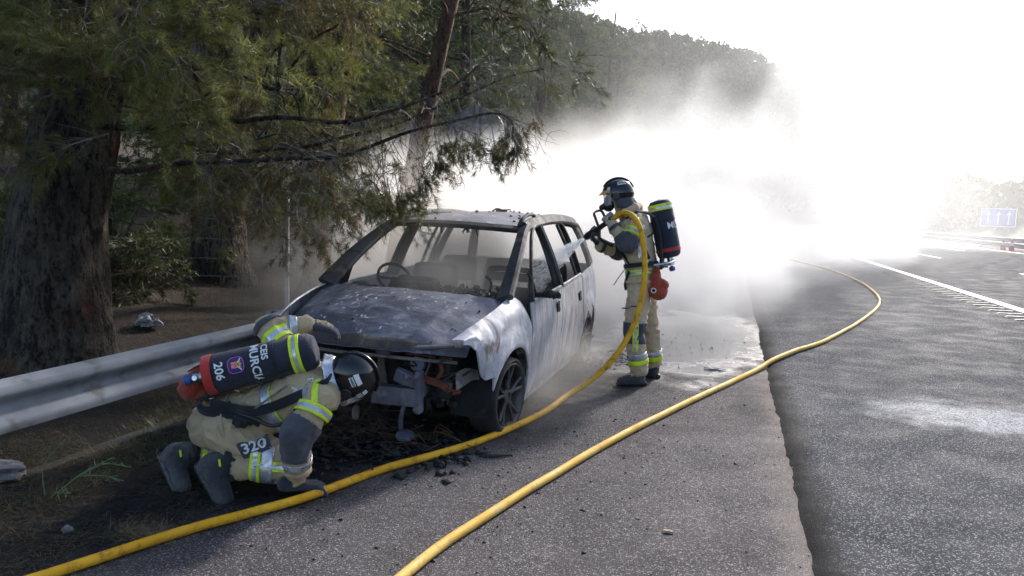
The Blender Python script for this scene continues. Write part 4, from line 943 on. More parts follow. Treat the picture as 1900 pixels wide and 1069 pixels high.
def band(name, bvh, a, b, t0, t1, mats, parent, off=.004, n=44, rows=(0,.3,.7,1), rmax=.32, ang=None, fall=.08):
    """cloth strip wrapped on a limb; rows split it lengthwise into bands of different cloth"""
    a, b = Vector(a), Vector(b); ax = (b-a).normalized(); u = ax.orthogonal().normalized(); v = ax.cross(u)
    sub = []
    for q0, q1, mi in zip(rows, rows[1:], range(9)):
        k = max(1, int(round((q1-q0)*abs(t1-t0)*(b-a).length/.012)))
        for i in range(k): sub.append((lerp(q0, q1, i/k), mi))
    sub.append((rows[-1], len(rows)-2)); vs = []; fs = []; mi_ = []
    A = [2*PI*k/n for k in range(n)] if ang is None else [lerp(ang[0], ang[1], k/(n-1)) for k in range(n)]
    for q, _ in sub:
        p = a.lerp(b, lerp(t0, t1, q)); rr = []
        for an in A:
            d = u*math.cos(an)+v*math.sin(an); h = bvh.ray_cast(p, d, rmax); rr.append((h[0]-p).length if h[0] else None)
        good = sorted(x for x in rr if x); med = good[len(good)//2] if good else fall
        for an, x in zip(A, rr):
            if x is None or x > med*1.6: x = med*1.25
            d = u*math.cos(an)+v*math.sin(an); vs.append(p+d*(x+off))
    for i in range(len(sub)-1):
        for k in range(n if ang is None else n-1): fs.append((i*n+k, i*n+(k+1) % n, (i+1)*n+(k+1) % n, (i+1)*n+k)); mi_.append(sub[i][1])
    o = mesh_obj(name, vs, fs, mats, parent, True, mi_, world=True); sm = o.modifiers.new('s', 'SMOOTH'); sm.factor = .4; sm.iterations = 3
    so = o.modifiers.new('t', 'SOLIDIFY'); so.thickness = .003; so.offset = 1
    return o
YSY = [M_yel, M_silver, M_yel]
def skin_patch(name, body, pred, mat, parent, off=.006):
    """reinforcement sewn on the suit: the cloth surface where pred holds, lifted a little"""
    me = body.data; used = {}; vs = []; fs = []
    for p in me.polygons:
        if pred(p.center):
            f = []
            for i in p.vertices:
                if i not in used: used[i] = len(vs); vs.append(me.vertices[i].co+me.vertices[i].normal*off)
                f.append(used[i])
            fs.append(tuple(f))
    o = mesh_obj(name, vs, fs, mat, parent, True, world=True); sm = o.modifiers.new('s', 'SMOOTH'); sm.factor = .5; sm.iterations = 4
    so = o.modifiers.new('t', 'SOLIDIFY'); so.thickness = .004; so.offset = 1; return o
def seg_dist(p, a, b):
    d = b-a; t = max(0., min(1., (p-a).dot(d)/d.length_squared)); return (p-(a+d*t)).length, t

def text_mesh(txt, size, res=3, bold=.0):
    cu = bpy.data.curves.new('txt', 'FONT'); cu.body = txt; cu.size = size; cu.align_x = 'CENTER'; cu.align_y = 'CENTER'; cu.resolution_u = res; cu.offset = bold
    o = bpy.data.objects.new('txt', cu); COL.objects.link(o); dg = bpy.context.evaluated_depsgraph_get(); me = bpy.data.meshes.new_from_object(o.evaluated_get(dg))
    bm = bmesh.new(); bm.from_mesh(me); bmesh.ops.triangulate(bm, faces=bm.faces)
    for _ in range(2):
        es = [e for e in bm.edges if e.calc_length() > size*.16]
        if es: bmesh.ops.subdivide_edges(bm, edges=es, cuts=1); bmesh.ops.triangulate(bm, faces=bm.faces)
    vs = [v.co.copy() for v in bm.verts]; fs = [tuple(v.index for v in f.verts) for f in bm.faces]; bm.free(); bpy.data.objects.remove(o); return vs, fs

def project(name, vs, fs, bvh, c, right, up, mat, parent, off=.005, depth=.35, midx=None):
    """lay a flat motif (x along right, y along up) onto a body from outside"""
    c, right, up = Vector(c), Vector(right).normalized(), Vector(up).normalized(); nrm = right.cross(up); out = []
    last = c
    for v in vs:
        p = c + right*v[0] + up*v[1]; h = bvh.ray_cast(p+nrm*depth*.5, -nrm, depth)
        q = (h[0]+nrm*off) if h[0] else p - nrm*((c-last).dot(nrm)); 
        if h[0]: last = h[0]
        out.append(q)
    return mesh_obj(name, out, fs, mat, parent, False, midx, world=True)
def quad_grid(w_, h_, n=8):
    vs = [(w_*(i/n-.5), h_*(j/n-.5)) for i in range(n+1) for j in range(n+1)]; fs = [(i*(n+1)+j, (i+1)*(n+1)+j, (i+1)*(n+1)+j+1, i*(n+1)+j+1) for i in range(n) for j in range(n)]; return vs, fs

def glove(name, wrist, fwd, up, mat, parent, s=1., curl=(.3,.35,.4,.45), thumb=1, thumb_curl=.4, spread=.08):
    """palm, four fingers of different length with knuckle bends and a thumb leaving the side of the palm"""
    f = Vector(fwd).normalized(); u = Vector(up); u = (u-f*u.dot(f)).normalized(); sd = f.cross(u)*thumb   # thumb side
    w0 = Vector(wrist); bones = []
    for q in (-.026,-.009,.009,.026): bones.append((w0+f*.02*s+sd*q*.8*s, w0+f*.095*s+sd*q*1.25*s, .021*s, .0165*s))
    bones.append((w0-f*.05*s, w0+f*.03*s, .037*s, .031*s))
    for i, (q, L) in enumerate(((.037,.072),(.0125,.08),(-.0125,.075),(-.036,.058))):
        p = w0+f*.10*s+sd*q*s; d = (f+sd*(q*spread/.03)).normalized(); an = curl[i]
        for j, (fr, rr) in enumerate(((.45,.0165),(.32,.0155),(.27,.0140))):
            d = (d*math.cos(an) - u*math.sin(an)).normalized() if j == 0 else (Matrix.Rotation(an*1.1, 3, d.cross(u) if d.cross(u).length > .1 else sd) @ d if False else (d*math.cos(an*1.1)+(f.cross(sd)*0 + (-u*math.cos(an*(j))-f*math.sin(an*(j))))*math.sin(an*1.1)).normalized())
            e = p+d*L*fr*s; bones.append((p, e, rr*s*1.05, rr*s)); p = e
    p = w0+f*.035*s+sd*.035*s; d = (f*.6+sd*.75-u*.25).normalized()
    for L, rr in ((.045,.019),(.032,.0175),(.026,.015)):
        e = p+d*L*s; bones.append((p, e, rr*s, rr*s*.92)); p = e; d = (d+(-sd*.45+f*.5-u*.35)*thumb_curl).normalized()
    return fuse(name, bones, .0055*s, mat, parent, 3, .0012, 40)[0]

def helmet(parent, c, F, U, s, clen=.115, cmat=None, brow=True):
    """black shell with comb, brow visor, ear covers and silver neck curtain; F face direction, U crown direction"""
    F = Vector(F).normalized(); U = Vector(U); U = (U-F*U.dot(F)).normalized(); Lf = U.cross(F); c = Vector(c)
    def pt(x, y, z): return c + (F*x + Lf*y + U*z)*s
    e = thing_part('helmet', parent); 
    def shell(a, b):
        ph = 2*PI*b; low = interp(abs(((ph+PI) % (2*PI))-PI), [(0,1.28),(.6,1.36),(1.1,1.85),(1.5,2.15),(2.2,2.05),(3.15,1.95)]); th = a*low
        r_ = 1+.05*math.exp(-(math.sin(ph)*math.sin(th)/.10)**2)*max(0, 1-a*.6)
        return pt(.150*r_*math.sin(th)*math.cos(ph), .122*r_*math.sin(th)*math.sin(ph), .135*r_*math.cos(th)+.01)
    mb = MB(); mb.plate(shell, 26, 60, .006*s); mb.build('shell', M_helmet, e, smooth=True)
    mb = MB(); mb.sweep_rect(catmull([pt(.152*math.sin(a), 0, .135*math.cos(a)+.022) for a in (1.0,.6,.2,-.2,-.6,-1.0,-1.4)], 5), (.022*s,.016*s), Lf); mb.build('comb', M_helmet, e, smooth=True)
    mb = MB()
    if brow: mb.plate(lambda a, b: pt((.150+.035*a)*math.cos(lerp(-1.05,1.05,b)), (.128+.01*a)*math.sin(lerp(-1.05,1.05,b)), .052-.028*a), 4, 24, .004*s); mb.build("brow_visor", M_visor, e, smooth=True)
    mb = MB(); mb.plate(lambda a, b: pt(.142*math.cos(lerp(-1.0,1.0,b))+.01*a, .126*math.sin(lerp(-1.0,1.0,b)), .03-.12*a), 4, 20, .003*s); mb.build('face_shield', M_mask, e, smooth=True)
    for q in (1, -1):
        mb = MB(); mb.lathe([(0,0),(.03,0),(.034,.008),(.028,.016),(0,.018)], pt(.035, .118*q, -.02), Lf*q, 16); mb.build('visor_pivot', M_rubber, e, smooth=40)
    mb = MB()
    def curt(a, b):
        ph = lerp(1.15, 2*PI-1.15, b); rr = lerp(1.0, 1.12, a)+.05*a*math.sin(ph*9)
        return pt(.135*rr*math.cos(ph)-.02*a, .118*rr*math.sin(ph), -.045-clen*a)
    mb.plate(curt, 6, 48, .003*s); mb.build('neck_curtain', cmat or M_silver, e, smooth=True)
    return e, pt

def helmet_label(e, pt, s, ph0, ph1, th0, th1, mat, name, off=1.012, n=10):
    mb = MB(); mb.grid(lambda a, b: pt(.150*off*math.sin(lerp(th0, th1, a))*math.cos(lerp(ph0, ph1, b)), .122*off*math.sin(lerp(th0, th1, a))*math.sin(lerp(ph0, ph1, b)), .135*off*math.cos(lerp(th0, th1, a))+.01), n, n)
    return mb.build(name, mat, e, smooth=True)
def helmet_text(e, pt, txt, size, ph, th, mat, flip=1, rot=0):
    vs, fs = text_mesh(txt, size, 2, .0006); out = []
    for v in vs:
        x, y = v.x*math.cos(rot)-v.y*math.sin(rot), v.x*math.sin(rot)+v.y*math.cos(rot)
        p_, t_ = ph+flip*x/.135, th-y/.135; out.append(pt(.150*1.02*math.sin(t_)*math.cos(p_), .122*1.02*math.sin(t_)*math.sin(p_), .135*1.02*math.cos(t_)+.01))
    return mesh_obj('lettering', out, fs, mat, e)

def lathe_text(vs, fs, base, ax, e1, rad, along, around0, off, right_is):
    """wrap flat text on a cylinder. right_is 'around' : baseline runs round the cylinder"""
    e2 = ax.cross(e1); out = []
    for v in vs:
        ra, al = (v.x, v.y) if right_is == 'around' else (v.y, v.x)
        an = around0+ra/rad; out.append(base+ax*(along+al)+(e1*math.cos(an)+e2*math.sin(an))*(rad+off))
    return out, fs

def air_cylinder(label, p0, p1, rad, view, detail):
    """breathing air bottle in its navy cover; p0 valve end, p1 domed end; view = direction towards the onlooker"""
    p0, p1 = Vector(p0), Vector(p1); ax = (p1-p0).normalized(); L = (p1-p0).length; e1 = Vector(view); e1 = (e1-ax*e1.dot(ax)).normalized()
    t = thing('air_cylinder', label, 'air cylinder', p0, 'breathing air cylinders')
    prof = [(.0,-.005),(rad*.6,.0),(rad*.86,.012),(rad*.97,.035),(rad,.07),(rad*1.01,L*.3),(rad*.995,L*.6),(rad,L-rad*.75),(rad*.95,L-rad*.42),(rad*.78,L-rad*.17),(rad*.5,L-.012),(0,L)]
    prof2 = []
    for (a, b), (c, d) in zip(prof, prof[1:]): prof2 += [(lerp(a, c, q/3), lerp(b, d, q/3)) for q in range(3)]
    prof2.append(prof[-1]); mb = MB(); mb.lathe(prof2, p0, ax, 44)
    mb.v = [tuple(Vector(v)+ (Vector(v)-p0-ax*(Vector(v)-p0).dot(ax))*.045*mnoise.noise(Vector(v)*16)) for v in mb.v]
    mb.build('cover', M_navy, t, smooth=60, world=True)
    def ring(name, a, b, mats, rows=(0,1), off=.0035):
        m2 = MB(); k = 0
        for q0, q1, mi in zip(rows, rows[1:], range(5)): m2.lathe([(rad*1.015, lerp(a, b, q0)), (rad*1.012+off, lerp(a, b, q0)+.001), (rad*1.012+off, lerp(a, b, q1)-.001), (rad*1.015, lerp(a, b, q1))], p0, ax, 44, mi, True)
        return m2.build(name, mats, t, smooth=40, world=True)
    def wrap(name, vs, fs, along, around, mat, right='around', off=.006):
        o, f = lathe_text([Vector((*v[:2], 0)) for v in vs], fs, p0, ax, e1, rad*1.01, along, around, off, right); return mesh_obj(name, o, f, mat, t, world=True)
    # neck, valve and knob
    side = ax.cross(e1)
    mb = MB(); mb.tube([p0+ax*.01, p0-ax*.05], .03, 14); mb.lathe([(.02,0),(.033,.004),(.033,.03),(.02,.034)], p0-ax*.075, ax, 14); mb.tube([p0-ax*.055, p0-ax*.055+e1*.05], .014, 10); mb.build('valve', M_chrome, t, smooth=40, world=True)
    kd = (-ax*.9+e1*.4).normalized(); k0 = p0-ax*.085
    mb = MB(); mb.lathe([(0,0),(.018,0),(.024,.012),(.03,.014),(.028,.04),(.0,.045)], k0, kd, 10); mb.build('valve_knob', M_bluecap, t, smooth=40, world=True)
    detail(t, ring, wrap, L)
    return t

# ============ the kneeling firefighter
K = dict(pel=(-2.785, 3.345, 0.341), waist=(-2.550, 3.403, 0.414), chest=(-2.259, 3.478, 0.561), neck=(-2.130, 3.513, 0.617), head=(-2.045, 3.534, 0.640), nhip=(-2.672, 3.253, 0.333), nknee=(-2.300, 3.352, 0.138), nank=(-2.692, 3.175, 0.161), ntoe=(-2.571, 3.115, 0.030), fhip=(-2.886, 3.445, 0.286), fknee=(-2.537, 3.583, 0.084), fank=(-3.066, 3.300, 0.129), ftoe=(-2.904, 3.180, 0.024), nsh=(-2.100, 3.335, 0.545), nel=(-2.165, 3.195, 0.372), nwr=(-2.205, 3.262, 0.160), nhand=(-2.190, 3.296, 0.059), fsh=(-2.379, 3.637, 0.616), fel=(-2.685, 3.674, 0.858), fwr=(-2.506, 3.835, 0.867), fhand=(-2.409, 3.937, 0.845), tank0=(-2.739, 3.215, 0.653), tank1=(-2.191, 3.471, 0.797), pouch=(-2.854, 3.249, 0.611))
K = {k: Vector(v) for k, v in K.items()}
kp = thing('person', 'firefighter in tan turnout suit kneeling with hand on ground before the car', 'person', (-2.6, 3.3, 0))
toCam = Vector((.52, -.8, .3)).normalized(); AXK = (K['chest']-K['pel']).normalized()
mid = lambda a, b, t=.5: a.lerp(b, t)
bones = [(K['pel'], K['waist'], .155, .145), (K['nhip']+V(0,.03,.02), K['fhip']+V(.02,-.02,.04), .135, .13), (K['waist'], K['chest'], .15, .155), (mid(K['waist'],K['chest'],.6), K['chest']+V(0,0,-.03), .14, .135),
         (K['nsh']+V(-.02,.04,0), K['fsh'], .10, .10), (K['chest'], K['neck'], .13, .075), (K['neck'], K['head'], .07, .09),
         (K['nhip'], K['nknee'], .115, .085), (K['nknee'], K['nknee'].lerp(K['nank'],.80), .09, .076), (K['nknee'].lerp(K['nank'],.80), K['nank'], .045, .04), (K['fhip'], K['fknee'], .11, .085), (K['fknee'], K['fknee'].lerp(K['fank'],.80), .088, .074), (K['fknee'].lerp(K['fank'],.80), K['fank'], .045, .04), (K['nank'], K['ntoe'], .035, .03), (K['fank'], K['ftoe'], .035, .03),
         (K['nsh'], K['nel'], .092, .082), (K['nel'], K['nwr'], .08, .062), (K['nwr'], V(-2.215,3.275,.085), .045, .036), (K['fsh'], K['fel'], .085, .072), (K['fel'], K['fwr'], .07, .054), (K['fwr'], K['fhand'], .038, .03)]
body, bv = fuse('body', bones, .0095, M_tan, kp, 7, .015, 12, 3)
# boots: shaft, foot and tread sole
def boot(par, ank, knee, toe, sole_dir):
    ank, toe = Vector(ank), Vector(toe); sh = (Vector(knee)-ank).normalized(); fd = (toe-ank).normalized(); sd = Vector(sole_dir)
    e = thing_part('boot', par)
    fuse('upper', [(ank+sh*.11, ank+sh*.02, .088, .076), (ank, ank+fd*.10, .068, .055), (ank+fd*.08, toe+fd*.03, .055, .046), (ank+sd*.03-fd*.0, ank+sd*.05+fd*.02, .05, .045)], .007, M_boot, e, 3, .004, 22)
    fuse('sole', [(ank+sd*.075+fd*.0, ank+sd*.065+fd*.10, .032, .03), (ank+sd*.06+fd*.10, toe+sd*.04+fd*.04, .034, .03)], .007, M_rubber, e, 2, .003, 60)
    mb = MB(); q = ank+sh*.10; u_ = sh.orthogonal().normalized()
    return e
b1 = boot(kp, K['nank'], K['nknee'], K['ntoe'], V(-.85,-.25,-.2)); b2 = boot(kp, K['fank'], K['fknee'], K['ftoe'], V(-.85,-.25,-.2))
for e, an, kn in ((b1, 'nank', 'nknee'), (b2, 'fank', 'fknee')):
    mb = MB(); sh = (K[kn]-K[an]).normalized(); q = K[an]+sh*.05+toCam*.079; mb.sweep_rect([q+V(0,0,.035), q+V(.004,0,0), q+V(.012,0,-.05)], (.012,.006), sh); mb.build('pull_tab', M_yel, e, world=False)
# gloves
glove('glove', K['nwr']+V(-.02,.01,-.085), V(.72,.68,-.2), V(.15,.1,1), M_glove, kp, 1.12, (.22,.25,.28,.3), -1, .35, .04)
glove('glove', K['fwr']+V(.02,.02,-.005), K['fhand']-K['fwr']+V(.02,0,-.02), V(0,-.2,1), M_glove, kp, 1.12, (.25,.3,.3,.35), -1, .3)
# cuffs, reinforcements, reflective bands
band('cuff', bv, K['nel'], K['nwr'], .86, 1.02, [M_tan], kp, .006, rows=(0,1)); band('silver_band', bv, K['nel'], K['nwr'], .60, .80, [M_silver], kp, .006, rows=(0,1))
skin_patch('elbow_reinforcement', body, lambda p: (lambda u, l: (u[0] < .125 and u[1] > .58 and u[1] < 1) or (l[0] < .115 and .0 < l[1] < .52) or (p-K['nel']).length < .118)(seg_dist(p, K['nsh'], K['nel']), seg_dist(p, K['nel'], K['nwr'])), M_grey, kp)
band('reflective_band', bv, K['nsh']+V(-.03,.02,.03), K['nel'], .28, .52, YSY, kp, .012, rmax=.16)
band('reflective_band', bv, K['fsh'], K['fel'], .62, .86, YSY, kp, .006, rmax=.15); band('silver_band', bv, K['fel'], K['fwr'], .52, .74, [M_silver], kp, .006, rows=(0,1), rmax=.12)
band('elbow_reinforcement', bv, K['fsh'], K['fel']+(K['fel']-K['fsh'])*.08, .90, 1.0, [M_grey], kp, .008, rows=(0,1), rmax=.12)
band('reflective_band', bv, K['nknee'], K['nank'], .36, .50, YSY, kp, .005, rmax=.14); band('silver_band', bv, K['nknee'], K['nank'], .20, .36, [M_silver], kp, .004, rows=(0,1), rmax=.14)
band('boot_guard', bv, K['nknee'], K['nank'], .72, .82, [M_black], kp, .016, rows=(0,1), rmax=.13)
band('reflective_band', bv, K['fknee'], K['fank'], .56, .72, YSY, kp, .005, rmax=.14); band('boot_guard', bv, K['fknee'], K['fank'], .75, .84, [M_black], kp, .016, rows=(0,1), rmax=.13)
# strip along the side of the shin
vs, fs = quad_grid(.16, .055, 8); rt = (K['nknee']-K['nank']).normalized(); pc_ = K['nank'].lerp(K['nknee'], .72)
project('reflective_strip', vs, fs, bv, pc_+toCam*.1, rt, V(0,0,1).lerp(-toCam,.2), M_yel, kp, .006)
vs, fs = quad_grid(.16, .022, 8); project('reflective_strip', vs, fs, bv, pc_+toCam*.1, rt, V(0,0,1).lerp(-toCam,.2), M_silver, kp, .0075)
# the number on the thigh, letters on the back
thr = (K['nknee']-K['nhip']).normalized(); thc = K['nhip'].lerp(K['nknee'], .44)+toCam*.12+V(0,0,.005); trg = (V(.83,.25,.42)).normalized(); tup = (V(0,0,1)-trg*trg.z).normalized(); tup = (tup*.9 + toCam*-.35).normalized(); tup = (tup-trg*tup.dot(trg)).normalized()
def badge(w_, h_, r_=.012): 
    P = rrect(w_, h_, r_, 4); vs = [(0,0)]+[(q*a, q*b) for q in (.35,.7,1.) for a, b in P]; n = len(P); fs = [(0, 1+i, 1+(i+1) % n) for i in range(n)]
    for rr in range(2): fs += [(1+rr*n+i, 1+(rr+1)*n+i, 1+(rr+1)*n+(i+1) % n, 1+rr*n+(i+1) % n) for i in range(n)]
    return vs, fs
vs, fs = badge(.15,.09); nb = project('number_patch', vs, fs, bv, thc, trg, tup, M_grey, kp, .009)
vs, fs = text_mesh('320', .078, 3, .002); project('number', vs, fs, bv, thc, trg, tup, M_white_lab, kp, .013)
for w_, dx, dz, sz in ((.06,-.10,.115,.028),(.05,-.02,.10,.03)):
    vs, fs = quad_grid(w_, sz, 4); project('trouser_tab', vs, fs, bv, K['nhip']+V(dx,0,dz)+toCam*.2, V(.9,.25,-.35), V(.3,-.1,1), M_black, kp, .009)
# braces loop hanging from the waistband
band('waist_seam', bv, K['pel']+V(-.02,0,0), K['waist'], .52, .60, [M_tan], kp, .007, rows=(0,1), rmax=.26); band('silver_band', bv, K['pel'], K['chest'], .60, .70, [M_silver], kp, .006, rows=(0,1), rmax=.28)
band('reflective_band', bv, K['waist'], K['chest'], .38, .52, [M_yel, M_silver, M_yel], kp, .005, rmax=.28)
for txt, px in (('E',.98),('A',.72),('S',1.10)):
    vs, fs = text_mesh(txt, .05, 2, .001); q = K['waist'].lerp(K['chest'], px)+toCam*.16+V(0,0,.06 if txt == 'E' else .01); project('lettering', vs, fs, bv, q, V(.25,-.75,-.6), V(.9,.25,.15), M_white_lab, kp, .007)
for px in (.80, 1.02):
    vs, fs = quad_grid(.035, .12, 6); q = K['waist'].lerp(K['chest'], px)+toCam*.2+V(.04,.0,-.02); project('reflective_strip', vs, fs, bv, q, V(.9,.3,.2), V(-.2,.1,1), M_yel if px > 1 else M_silver, kp, .006)
# harness of the breathing set: back plate, belt, shoulder strap
har = thing_part('harness', kp)
mb = MB(); q0 = K['pel']+V(-.06,-.06,.165); q1 = K['chest']+V(.02,-.06,.185); sdv = (q1-q0).normalized().cross(V(0,0,1)).normalized()
mb.plate(lambda a, b: q0.lerp(q1, a)+sdv*(.12*(.55+.45*math.sin(PI*a))*(1-2*b))+V(0,0,.018*math.cos(PI*(b-.5))), 16, 8, .02); mb.build('back_plate', M_black, har, smooth=50)
for a_, b_, w_ in ((K['pel']+V(.06,-.165,.12), K['waist']+V(.03,-.18,.03), .05), (K['waist']+V(.0,-.19,.05), K['waist']+V(.08,-.19,.03), .045)):
    mb = MB(); mb.sweep_rect(catmull([a_+V(-.08,.03,.03), a_, b_, b_+V(.05,.03,-.04)], 5), (w_,.012), V(0,.2,1)); mb.build('belt', M_black, har, smooth=40)
mb = MB(); mb.sweep_rect(catmull([q0+V(.15,-.10,.0), K['waist']+V(.10,-.16,.06), K['chest']+V(.03,-.16,.0), K['nsh']+V(.02,.0,.09), K['nsh']+V(.0,.12,.12)], 6), (.055,.014), V(.3,.2,1)); mb.build('shoulder_strap', M_black, har, smooth=40)
mb = MB(); mb.sweep_rect([K['waist']+V(.0,-.19,-.0), K['chest']+V(-.02,-.19,.06)], (.012,.006), V(0,0,1)); mb.build('hose_stay', M_ashgrey, har)
mb = MB(); mb.tube(catmull([K['waist']+V(-.02,-.19,.05), K['waist']+V(.12,-.20,.03), K['waist']+V(.24,-.19,-.0), K['nsh']+V(-.06,-.1,-.06)], 6), .011, 8); mb.build('air_hose', M_rubber, har, smooth=True)
mb = MB(); mb.box(K['waist']+V(.02,-.185,.0), (.08,.04,.05), Euler((.2,.3,.2))); mb.lathe([(0,0),(.018,0),(.018,.02),(0,.02)], K['waist']+V(.03,-.21,-.01), (0,-1,0), 12); mb.build('buckle', M_black, har, bevel=.006)
# head and helmet
UK = V(.93,.22,.22); FK = V(.25,.35,-.9)
e, pt = helmet(kp, K['head']+V(.02,.0,.0), FK, UK, 1.0, .05, None, False)
helmet_label(e, pt, 1, -1.95, -1.45, .98, 1.2, M_white_lab, 'label'); helmet_label(e, pt, 1, -1.9, -1.5, 1.25, 1.42, M_white_lab, 'label'); helmet_text(e, pt, 'BOMBERO', .017, -1.7, 1.335, M_black, 1, 0)
helmet_label(e, pt, 1, -1.08, -.85, 1.0, 1.2, M_white_lab, 'label'); helmet_label(e, pt, 1, -1.1, -.82, 1.25, 1.45, M_white_lab, 'label'); helmet_text(e, pt, '320', .026, -.96, 1.35, M_black, 1, 0)
# the bottle on his back, the red pouch at its valve end
def kdet(t, ring, wrap, L):
    ring('hem', .0, .05, [M_redband]); ring('reflective_band', L*.765, L*.855, YSY, (0,.33,.67,1)); ring('strap', L*.60, L*.635, [M_black])
    vs, fs = text_mesh('206', .064, 3, .0015); wrap('number', vs, fs, L*.155, .0, M_white_lab)
    vs, fs = badge(.088,.088,.03); wrap('badge', vs, fs, L*.305, -.12, pmat('badge_rim', (.45,.10,.35), None))
    vs, fs = badge(.079,.079,.027); wrap('badge_field', vs, fs, L*.305, -.12, pmat('badge_field', (.02,.02,.12), None), off=.0075)
    vs, fs = badge(.034,.034,.004); wrap('badge_shield', [(a+.0, b-.006) for a, b in vs], fs, L*.305, -.12, pmat('badge_red', (.6,.04,.03), (.7,.3,.25), 120, .6), off=.009)
    for q in (-1, 1):
        wrap('badge_tool', [(q*.006+q*x, .004+y) for x, y in ((0,0),(.026,.022),(.022,.027),(-.004,.005))], [(0,1,2,3)], L*.305, -.12, M_white_lab, off=.0085)
    wrap('badge_crown', [(x, .022+y) for x, y in ((-.014,-.006),(.014,-.006),(.018,.008),(.006,.004),(0,.012),(-.006,.004),(-.018,.008))], [(0,1,2,3,4,5,6)], L*.305, -.12, pmat('badge_gold', (.5,.34,.05), None), off=.009)
    vs, fs = text_mesh('MURCIA', .064, 3, .0015); wrap('lettering', vs, fs, L*.465, .0, M_white_lab)
    vs, fs = text_mesh('CEIS', .05, 3, .0012); wrap('lettering', vs, fs, L*.555, -.5, M_white_lab)
air_cylinder('navy air cylinder marked 206 on the back of the kneeling firefighter', K['tank0'], K['tank1'], .108, -toCam.cross(AXK).cross(AXK), kdet)
pk = thing('pouch', 'orange red cloth pouch behind the cylinder valve of the kneeling firefighter', 'pouch', K['pouch'], 'red pouches')
fuse('bag', [(K['pouch']+V(-.03,-.0,-.05), K['pouch']+V(.05,.04,.05), .07, .055), (K['pouch']+V(.05,.04,.05), K['pouch']+V(.14,.06,.07), .05, .03), (K['pouch']+V(-.04,.0,-.06), K['pouch']+V(.02,.03,-.08), .055, .05)], .008, M_red, pk, 4, .008, 20)
mb = MB(); mb.sweep_rect(catmull([K['pouch']+V(.0,-.05,.06), K['pouch']+V(.06,-.02,.095), K['pouch']+V(.13,.0,.10)], 4), (.02,.008), V(0,1,.3)); mb.build('strap', M_black, pk, world=True)

# ============ the standing firefighter
S = dict(pel=(-0.791, 6.786, 0.953), chest=(-0.873, 6.813, 1.435), neck=(-0.970, 6.803, 1.611), head=(-1.040, 6.796, 1.747), nhip=(-0.805, 6.663, 0.927), nknee=(-0.818, 6.573, 0.518), nank=(-0.758, 6.612, 0.133), fhip=(-0.782, 6.900, 0.907), fknee=(-0.706, 6.919, 0.488), fank=(-0.668, 6.996, 0.125), nsh=(-0.827, 6.626, 1.513), nel=(-0.897, 6.499, 1.317), nwr=(-1.040, 6.558, 1.484), nhand=(-1.095, 6.579, 1.542), fsh=(-0.952, 7.005, 1.482), fel=(-1.030, 6.952, 1.218), fwr=(-1.202, 6.803, 1.297), fhand=(-1.272, 6.739, 1.384), tank0=(-0.672, 6.905, 1.714), tank1=(-0.544, 6.888, 1.197), pouch=(-0.645, 6.677, 0.994))
S = {k: Vector(v) for k, v in S.items()}
sp_ = thing('person', 'standing firefighter in tan suit and black helmet spraying water into the car', 'person', (-.75, 6.75, 0))
Fs = V(-.95,-.15,0).normalized(); Ls = V(-.12,-.95,0).normalized(); camS = V(.12,-.99,.05)
wst = S['pel'].lerp(S['chest'], .45)+V(.02,0,0)
bones = [(S['nhip']+V(.01,.03,.03), S['fhip']+V(.01,-.03,.05), .125, .125), (S['pel']+V(.01,0,.05), wst, .15, .145), (wst, S['chest']+V(.02,0,.0), .15, .15), (wst+Ls*.08, S['chest']+Ls*.11, .13, .135), (wst-Ls*.08, S['chest']-Ls*.11, .13, .135),
         (S['nsh']+V(0,.05,-.02), S['fsh']+V(0,-.05,0), .10, .10), (S['chest']+V(.02,0,.08), S['neck'], .12, .075), (S['neck'], S['head'], .065, .085),
         (S['nhip']+V(.01,.01,.0), S['nknee'], .112, .085), (S['nknee'], S['nank']+V(0,0,.03), .088, .085), (S['fhip'], S['fknee'], .112, .085), (S['fknee'], S['fank']+V(0,0,.03), .088, .082),
         (S['nank'], S['nank']+Fs*.10+V(0,0,-.08), .05, .04), (S['fank'], S['fank']+Fs*.10+V(0,0,-.07), .05, .04),
         (S['nsh'], S['nel'], .088, .075), (S['nel'], S['nwr'], .074, .056), (S['nwr'], S['nhand'], .036, .03), (S['fsh'], S['fel'], .085, .072), (S['fel'], S['fwr'], .07, .055), (S['fwr'], S['fhand'], .036, .03),
         (S['nhip']+V(.02,.0,-.12), S['nknee']+V(.03,0,.05), .10, .085)]
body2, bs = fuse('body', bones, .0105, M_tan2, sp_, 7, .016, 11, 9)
def upright_boot(par, ank, fd):
    e = thing_part('boot', par); a = Vector(ank); a0 = V(a.x, a.y, .075)
    fuse('upper', [(a+V(0,0,.06), a0, .062, .06), (a0, a0+fd*.14+V(0,0,-.02), .055, .045), (a0+fd*.12+V(0,0,-.022), a0+fd*.17+V(0,0,-.028), .045, .04)], .008, M_boot, e, 3, .004, 22)
    fuse('sole', [(a0-fd*.05+V(0,0,-.055), a0+fd*.06+V(0,0,-.06), .028, .024), (a0+fd*.06+V(0,0,-.055), a0+fd*.19+V(0,0,-.055), .03, .026)], .008, M_rubber, e, 2, .002, 60)
upright_boot(sp_, S['nank'], V(-.93,-.36,0).normalized()); upright_boot(sp_, S['fank'], V(-.98,.1,0).normalized())
NZ = (S['fhand']-S['nhand']).normalized()
glove('glove', S['nwr']+(S['nhand']-S['nwr'])*.25, S['nhand']-S['nwr']+V(-.02,.06,.03), V(-.2,-.9,.35), M_glove_grey, sp_, 1.1, (.6,.65,.65,.7), 1, .6)
glove('glove', S['fwr']+(S['fhand']-S['fwr'])*.2, S['fhand']-S['fwr']+V(0,-.02,.02), V(-.85,-.3,.1), M_glove, sp_, 1.12, (.7,.75,.75,.8), -1, .6)
